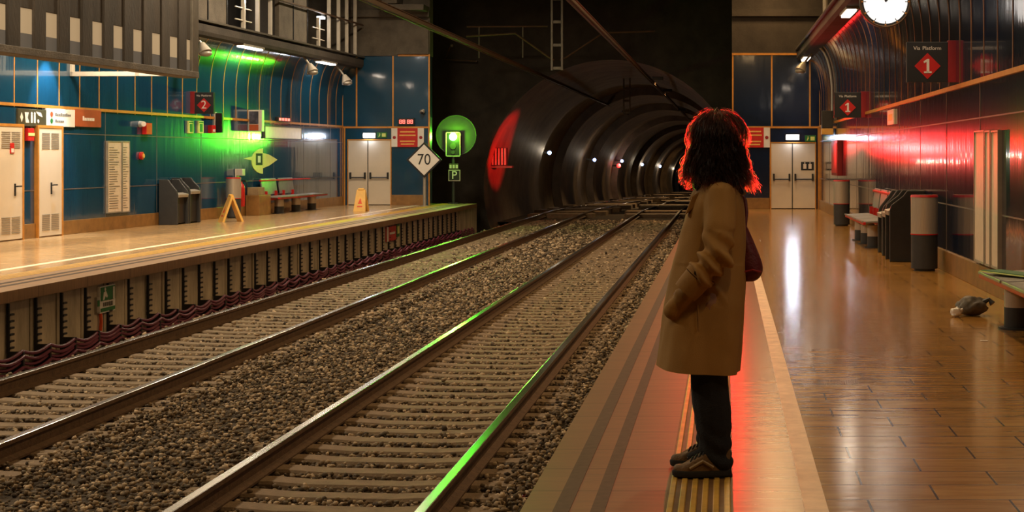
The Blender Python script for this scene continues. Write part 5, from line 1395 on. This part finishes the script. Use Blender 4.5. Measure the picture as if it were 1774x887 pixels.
# coat trims
nz_off = -0.262
def surf(px, py, dy): return Q(px, py, PY + dy) - PO
b = B(); ring = []
rs = []
for k, (dz, r, th) in enumerate(((0.0, 0.088, 0), (0.045, 0.080, 0), (0.050, 0.094, 0), (0.0, 0.112, 0), (-0.035, 0.130, 0))):
    rs.append([(Q(1243, 326).x - PO.x + 1.05 * r * math.cos(a) + 0.006 * math.sin(3 * a), r * 0.98 * math.sin(a), Q(0, 328).z + dz + 0.012 * math.cos(a)) for a in [2 * math.pi * i / 36 for i in range(36)]])
b.loft(rs, caps=False)
o = b.build('collar', m_coatd, coat, smooth=True); sm = o.modifiers.new('thick', 'SOLIDIFY'); sm.thickness = 0.010
for s in (-1, 1):                                                        # lapels, cuffs, straps, buttons, pocket flaps
    b = B(); b.prism([(Q(1228, 0).x - PO.x, Q(0, 322).z), (Q(1200, 0).x - PO.x, Q(0, 338).z), (Q(1187, 0).x - PO.x, Q(0, 372).z), (Q(1212, 0).x - PO.x, Q(0, 352).z)], 'y', s * 0.11 - 0.02, s * 0.11 + 0.02); b.build('lapel', m_coatd, coat, bevel=0.008)
    wr = Q(1199, 488, PY + 0.238 * s) - PO; ax = (Q(1222, 462) - Q(1199, 488)).normalized(); a1 = Vector((0, 1, 0)); a2 = ax.cross(a1)
    b = B(); rr = []
    for t_, r_ in ((-0.040, 0.054), (-0.040, 0.060), (0.0, 0.064), (0.045, 0.066), (0.045, 0.058)): rr.append([wr + ax * t_ + a1 * (r_ * math.cos(q)) + a2 * (r_ * math.sin(q)) for q in [2 * math.pi * i / 30 for i in range(30)]])
    b.loft(rr, caps=False); o = b.build('cuff', m_coatd, coat, smooth=True); o.modifiers.new('thick', 'SOLIDIFY').thickness = 0.006
    b = B(); rr = []
    for t_, r_ in ((0.048, 0.066), (0.050, 0.0715), (0.080, 0.0725), (0.082, 0.067)): rr.append([wr + ax * t_ + a1 * (r_ * math.cos(q)) + a2 * (r_ * math.sin(q)) for q in [2 * math.pi * i / 30 for i in range(30)]])
    b.loft(rr, caps=False); b.build('cuff_strap', m_coatd, coat, smooth=True)
    b = B(); q = wr + ax * 0.065 + a1 * (0.068 * s) - a2 * 0.024 * s; b.disc(q, 0.010, 'y', 0.012, 16); b.build('cuff_button', m_button, coat)
    b = B(); b.tube([Q(1210, 520, PY + s * 0.212) - PO, Q(1212, 560, PY + s * 0.221) - PO], 0.004, 6); b.build('pocket_seam', m_coatd, coat)
    b = B(); b.prism([(Q(1236, 0).x - PO.x, Q(0, 333).z), (Q(1258, 0).x - PO.x, Q(0, 333).z), (Q(1256, 0).x - PO.x, Q(0, 341).z), (Q(1238, 0).x - PO.x, Q(0, 341).z)], 'y', *sorted((s * 0.10, s * 0.205)))
    b.build('epaulette', m_coatd, coat, bevel=0.006)

# hair: a mass with waves, plus fine strands that catch the light behind
b = B()
b.ball(Hd(-0.022, 0, 0.035), 1.0, 3, scale=(0.100, 0.084, 0.098), rot=rotm)
locks = []
for k in range(26):
    a = math.radians(-132 + 264 * k / 25)               # around the back of the head, from one temple to the other
    dirv = -hf * math.cos(a) + hs * math.sin(a)
    back = 0.5 + 0.5 * math.cos(a)
    zt_ = 0.075
    p0 = hc + Vector((0, 0, zt_)) + dirv * 0.050 - hf * 0.01
    p1 = hc + Vector((0, 0, -0.01)) + dirv * (0.071 + 0.008 * back) - hf * 0.012
    p2 = hc + Vector((0, 0, -0.105)) + dirv * (0.072 + 0.020 * back + 0.008 * math.sin(k * 2.1))
    p3 = hc + Vector((0.008, 0, -0.165 - 0.030 * back + 0.016 * math.sin(k * 1.7))) + dirv * (0.086 + 0.034 * back + 0.012 * math.sin(k * 3.3))
    locks.append((p0, p1, p2, p3)); chain(b, [(p0, 0.030), (p1, 0.024), (p2, 0.027), (p3, 0.020)], 0.4)
for s in (-1, 1): chain(b, [(Hd(0.03, 0.015 * s, 0.118) + PO, 0.022), (Hd(0.068, 0.035 * s, 0.085) + PO, 0.018), (Hd(0.060, 0.062 * s, 0.03) + PO, 0.018), (Hd(0.035, 0.075 * s, -0.04) + PO, 0.020)], 0.4)
chain(b, [(hc - hf * 0.05 + Vector((0, 0, -0.03)), 0.07), (hc - hf * 0.045 + Vector((0, 0, -0.13)), 0.075)])
def hfn(p):
    w_ = p + PO - hc; a = math.atan2(w_.y, w_.x)
    return (0.006 * math.sin(a * 17 + 4 * math.sin(w_.z * 22)) + 0.005 * noise.noise(Vector((a * 9, 0, w_.z * 12))))
hair = remesh(b, 'hair', m_hair, person, 0.0065, 3, hfn)
t_ = NT('fine_hair_strand')
t_.b.inputs['Base Color'].default_value = (0.014, 0.008, 0.006, 1); t_.b.inputs['Roughness'].default_value = 0.4
tr = t_.n('ShaderNodeBsdfRefraction'); tr.inputs['Color'].default_value = (0.95, 0.5, 0.42, 1); tr.inputs['Roughness'].default_value = 0.64; tr.inputs['IOR'].default_value = 1.3
mx = t_.n('ShaderNodeMixShader'); mx.inputs[0].default_value = 0.62
t_.l(t_.b.outputs[0], mx.inputs[1]); t_.l(tr.outputs[0], mx.inputs[2]); t_.l(mx.outputs[0], t_.t.nodes['Material Output'].inputs[0])
def strand(b, pts, w_, ax):
    m = len(pts); vs = []
    for j, p in enumerate(pts):
        ww = w_ * (1.0 if j < m - 2 else 0.5); vs += [p - ax * ww, p + ax * ww]
    b.add(vs, [(2 * j, 2 * j + 1, 2 * j + 3, 2 * j + 2) for j in range(m - 1)])
def rax(): return Vector((rnd.gauss(0, 1), rnd.gauss(0, 0.6), rnd.gauss(0, 0.4))).normalized()
rnd = random.Random(21); b = B()
for k in range(2400):
    i = rnd.random() * 25; i0 = int(min(24, i)); f_ = i - i0
    L4 = [locks[i0][j].lerp(locks[i0 + 1][j], f_) for j in range(4)]
    ctr = hc - hf * 0.02; out = rnd.uniform(0.012, 0.052) + (rnd.random() ** 3) * 0.03
    ph, am, fr = rnd.uniform(0, 6.28), rnd.uniform(0.003, 0.010), rnd.uniform(5, 11)
    s0 = rnd.uniform(0, 0.45); s1 = rnd.uniform(0.6, 1.08); m_ = 16; pts = []
    for j in range(m_ + 1):
        s = (s0 + (s1 - s0) * j / m_) * 3; q = min(2, int(s)); u = s - q
        p = L4[q].lerp(L4[q + 1], u)
        d = Vector((p.x - ctr.x, p.y - ctr.y, 0)); d = d.normalized() if d.length > 1e-4 else Vector((0, 1, 0))
        lift = 0.026 + out * (0.45 + 0.55 * j / m_)
        tang = Vector((-d.y, d.x, 0))
        pts.append(p + d * (lift + am * math.sin(fr * s + ph)) + tang * (am * math.cos(fr * s * 0.8 + ph)) - PO)
    strand(b, pts, 0.0012, rax())
for k in range(1700):                                     # strands over the crown and fly-aways
    a = rnd.uniform(0, 2 * math.pi); el0 = rnd.uniform(0.35, 1.5); el1 = el0 - rnd.uniform(0.35, 0.9); m_ = 12; pts = []
    lift = 1.0 + 0.26 * rnd.random() + 0.18 * rnd.random() ** 4; ph = rnd.uniform(0, 6.28); da = rnd.uniform(-0.3, 0.3)
    for j in range(m_ + 1):
        t = j / m_; el = el0 + (el1 - el0) * t; aa = a + da * t; sc = lift + 0.02 * t + 0.03 * t * math.sin(ph + 7 * t)
        v = rotm @ Vector((0.122 * math.cos(el) * math.cos(aa), 0.105 * math.cos(el) * math.sin(aa), 0.116 * math.sin(el))) * sc
        pts.append(hc - hf * 0.022 + Vector((0, 0, 0.035)) + v - PO)
    strand(b, pts, 0.0012, rax())
o = b.build('hair_strands', t_.m, hair, smooth=True); o['kind'] = 'stuff'

# shoulder bag hanging at the back
yb = PY + 0.05
t = thing('shoulder_bag', 'maroon soft shoulder bag hanging behind the person\'s back', 'bag', (Q(1302, 0).x, yb, Q(0, 488).z))
o0 = Vector(t.location)
b = B(); rings = []
for py, x0, x1, th in ((489, 1287, 1306, 0.06), (484, 1283, 1316, 0.085), (472, 1281, 1323, 0.10), (458, 1281, 1322, 0.10), (440, 1281, 1315, 0.09), (418, 1282, 1306, 0.065), (400, 1283, 1298, 0.04), (390, 1284, 1293, 0.022)):
    p0, p1 = Q(x0, py), Q(x1, py)
    rings.append([((p0.x + p1.x) / 2 + (p1.x - p0.x) / 2 * math.cos(a) - o0.x, th * math.sin(a) + 0.008 * math.sin(3 * a + py), p0.z - o0.z) for a in [2 * math.pi * k / 28 for k in range(28)]])
b.loft(rings); bo = b.build('bag_body', m_bag, t, smooth=True); sb = bo.modifiers.new('sub', 'SUBSURF'); sb.levels = 1; sb.render_levels = 2
b = B(); b.tube([Q(1290, 394, yb) - o0, Q(1293, 370, yb + 0.02) - o0, Q(1291, 348, yb + 0.06) - o0, Q(1280, 333, yb + 0.10) - o0, Q(1262, 329, yb + 0.10) - o0, Q(1235, 336, yb + 0.10) - o0], 0.011, 8); b.build('strap', m_bag, t, smooth=True)
b = B(); b.tube([Q(1286, 470, yb - 0.1) - o0, Q(1304, 466, yb - 0.105) - o0, Q(1318, 470, yb - 0.09) - o0], 0.004, 6); b.build('seam', m_dred, t)
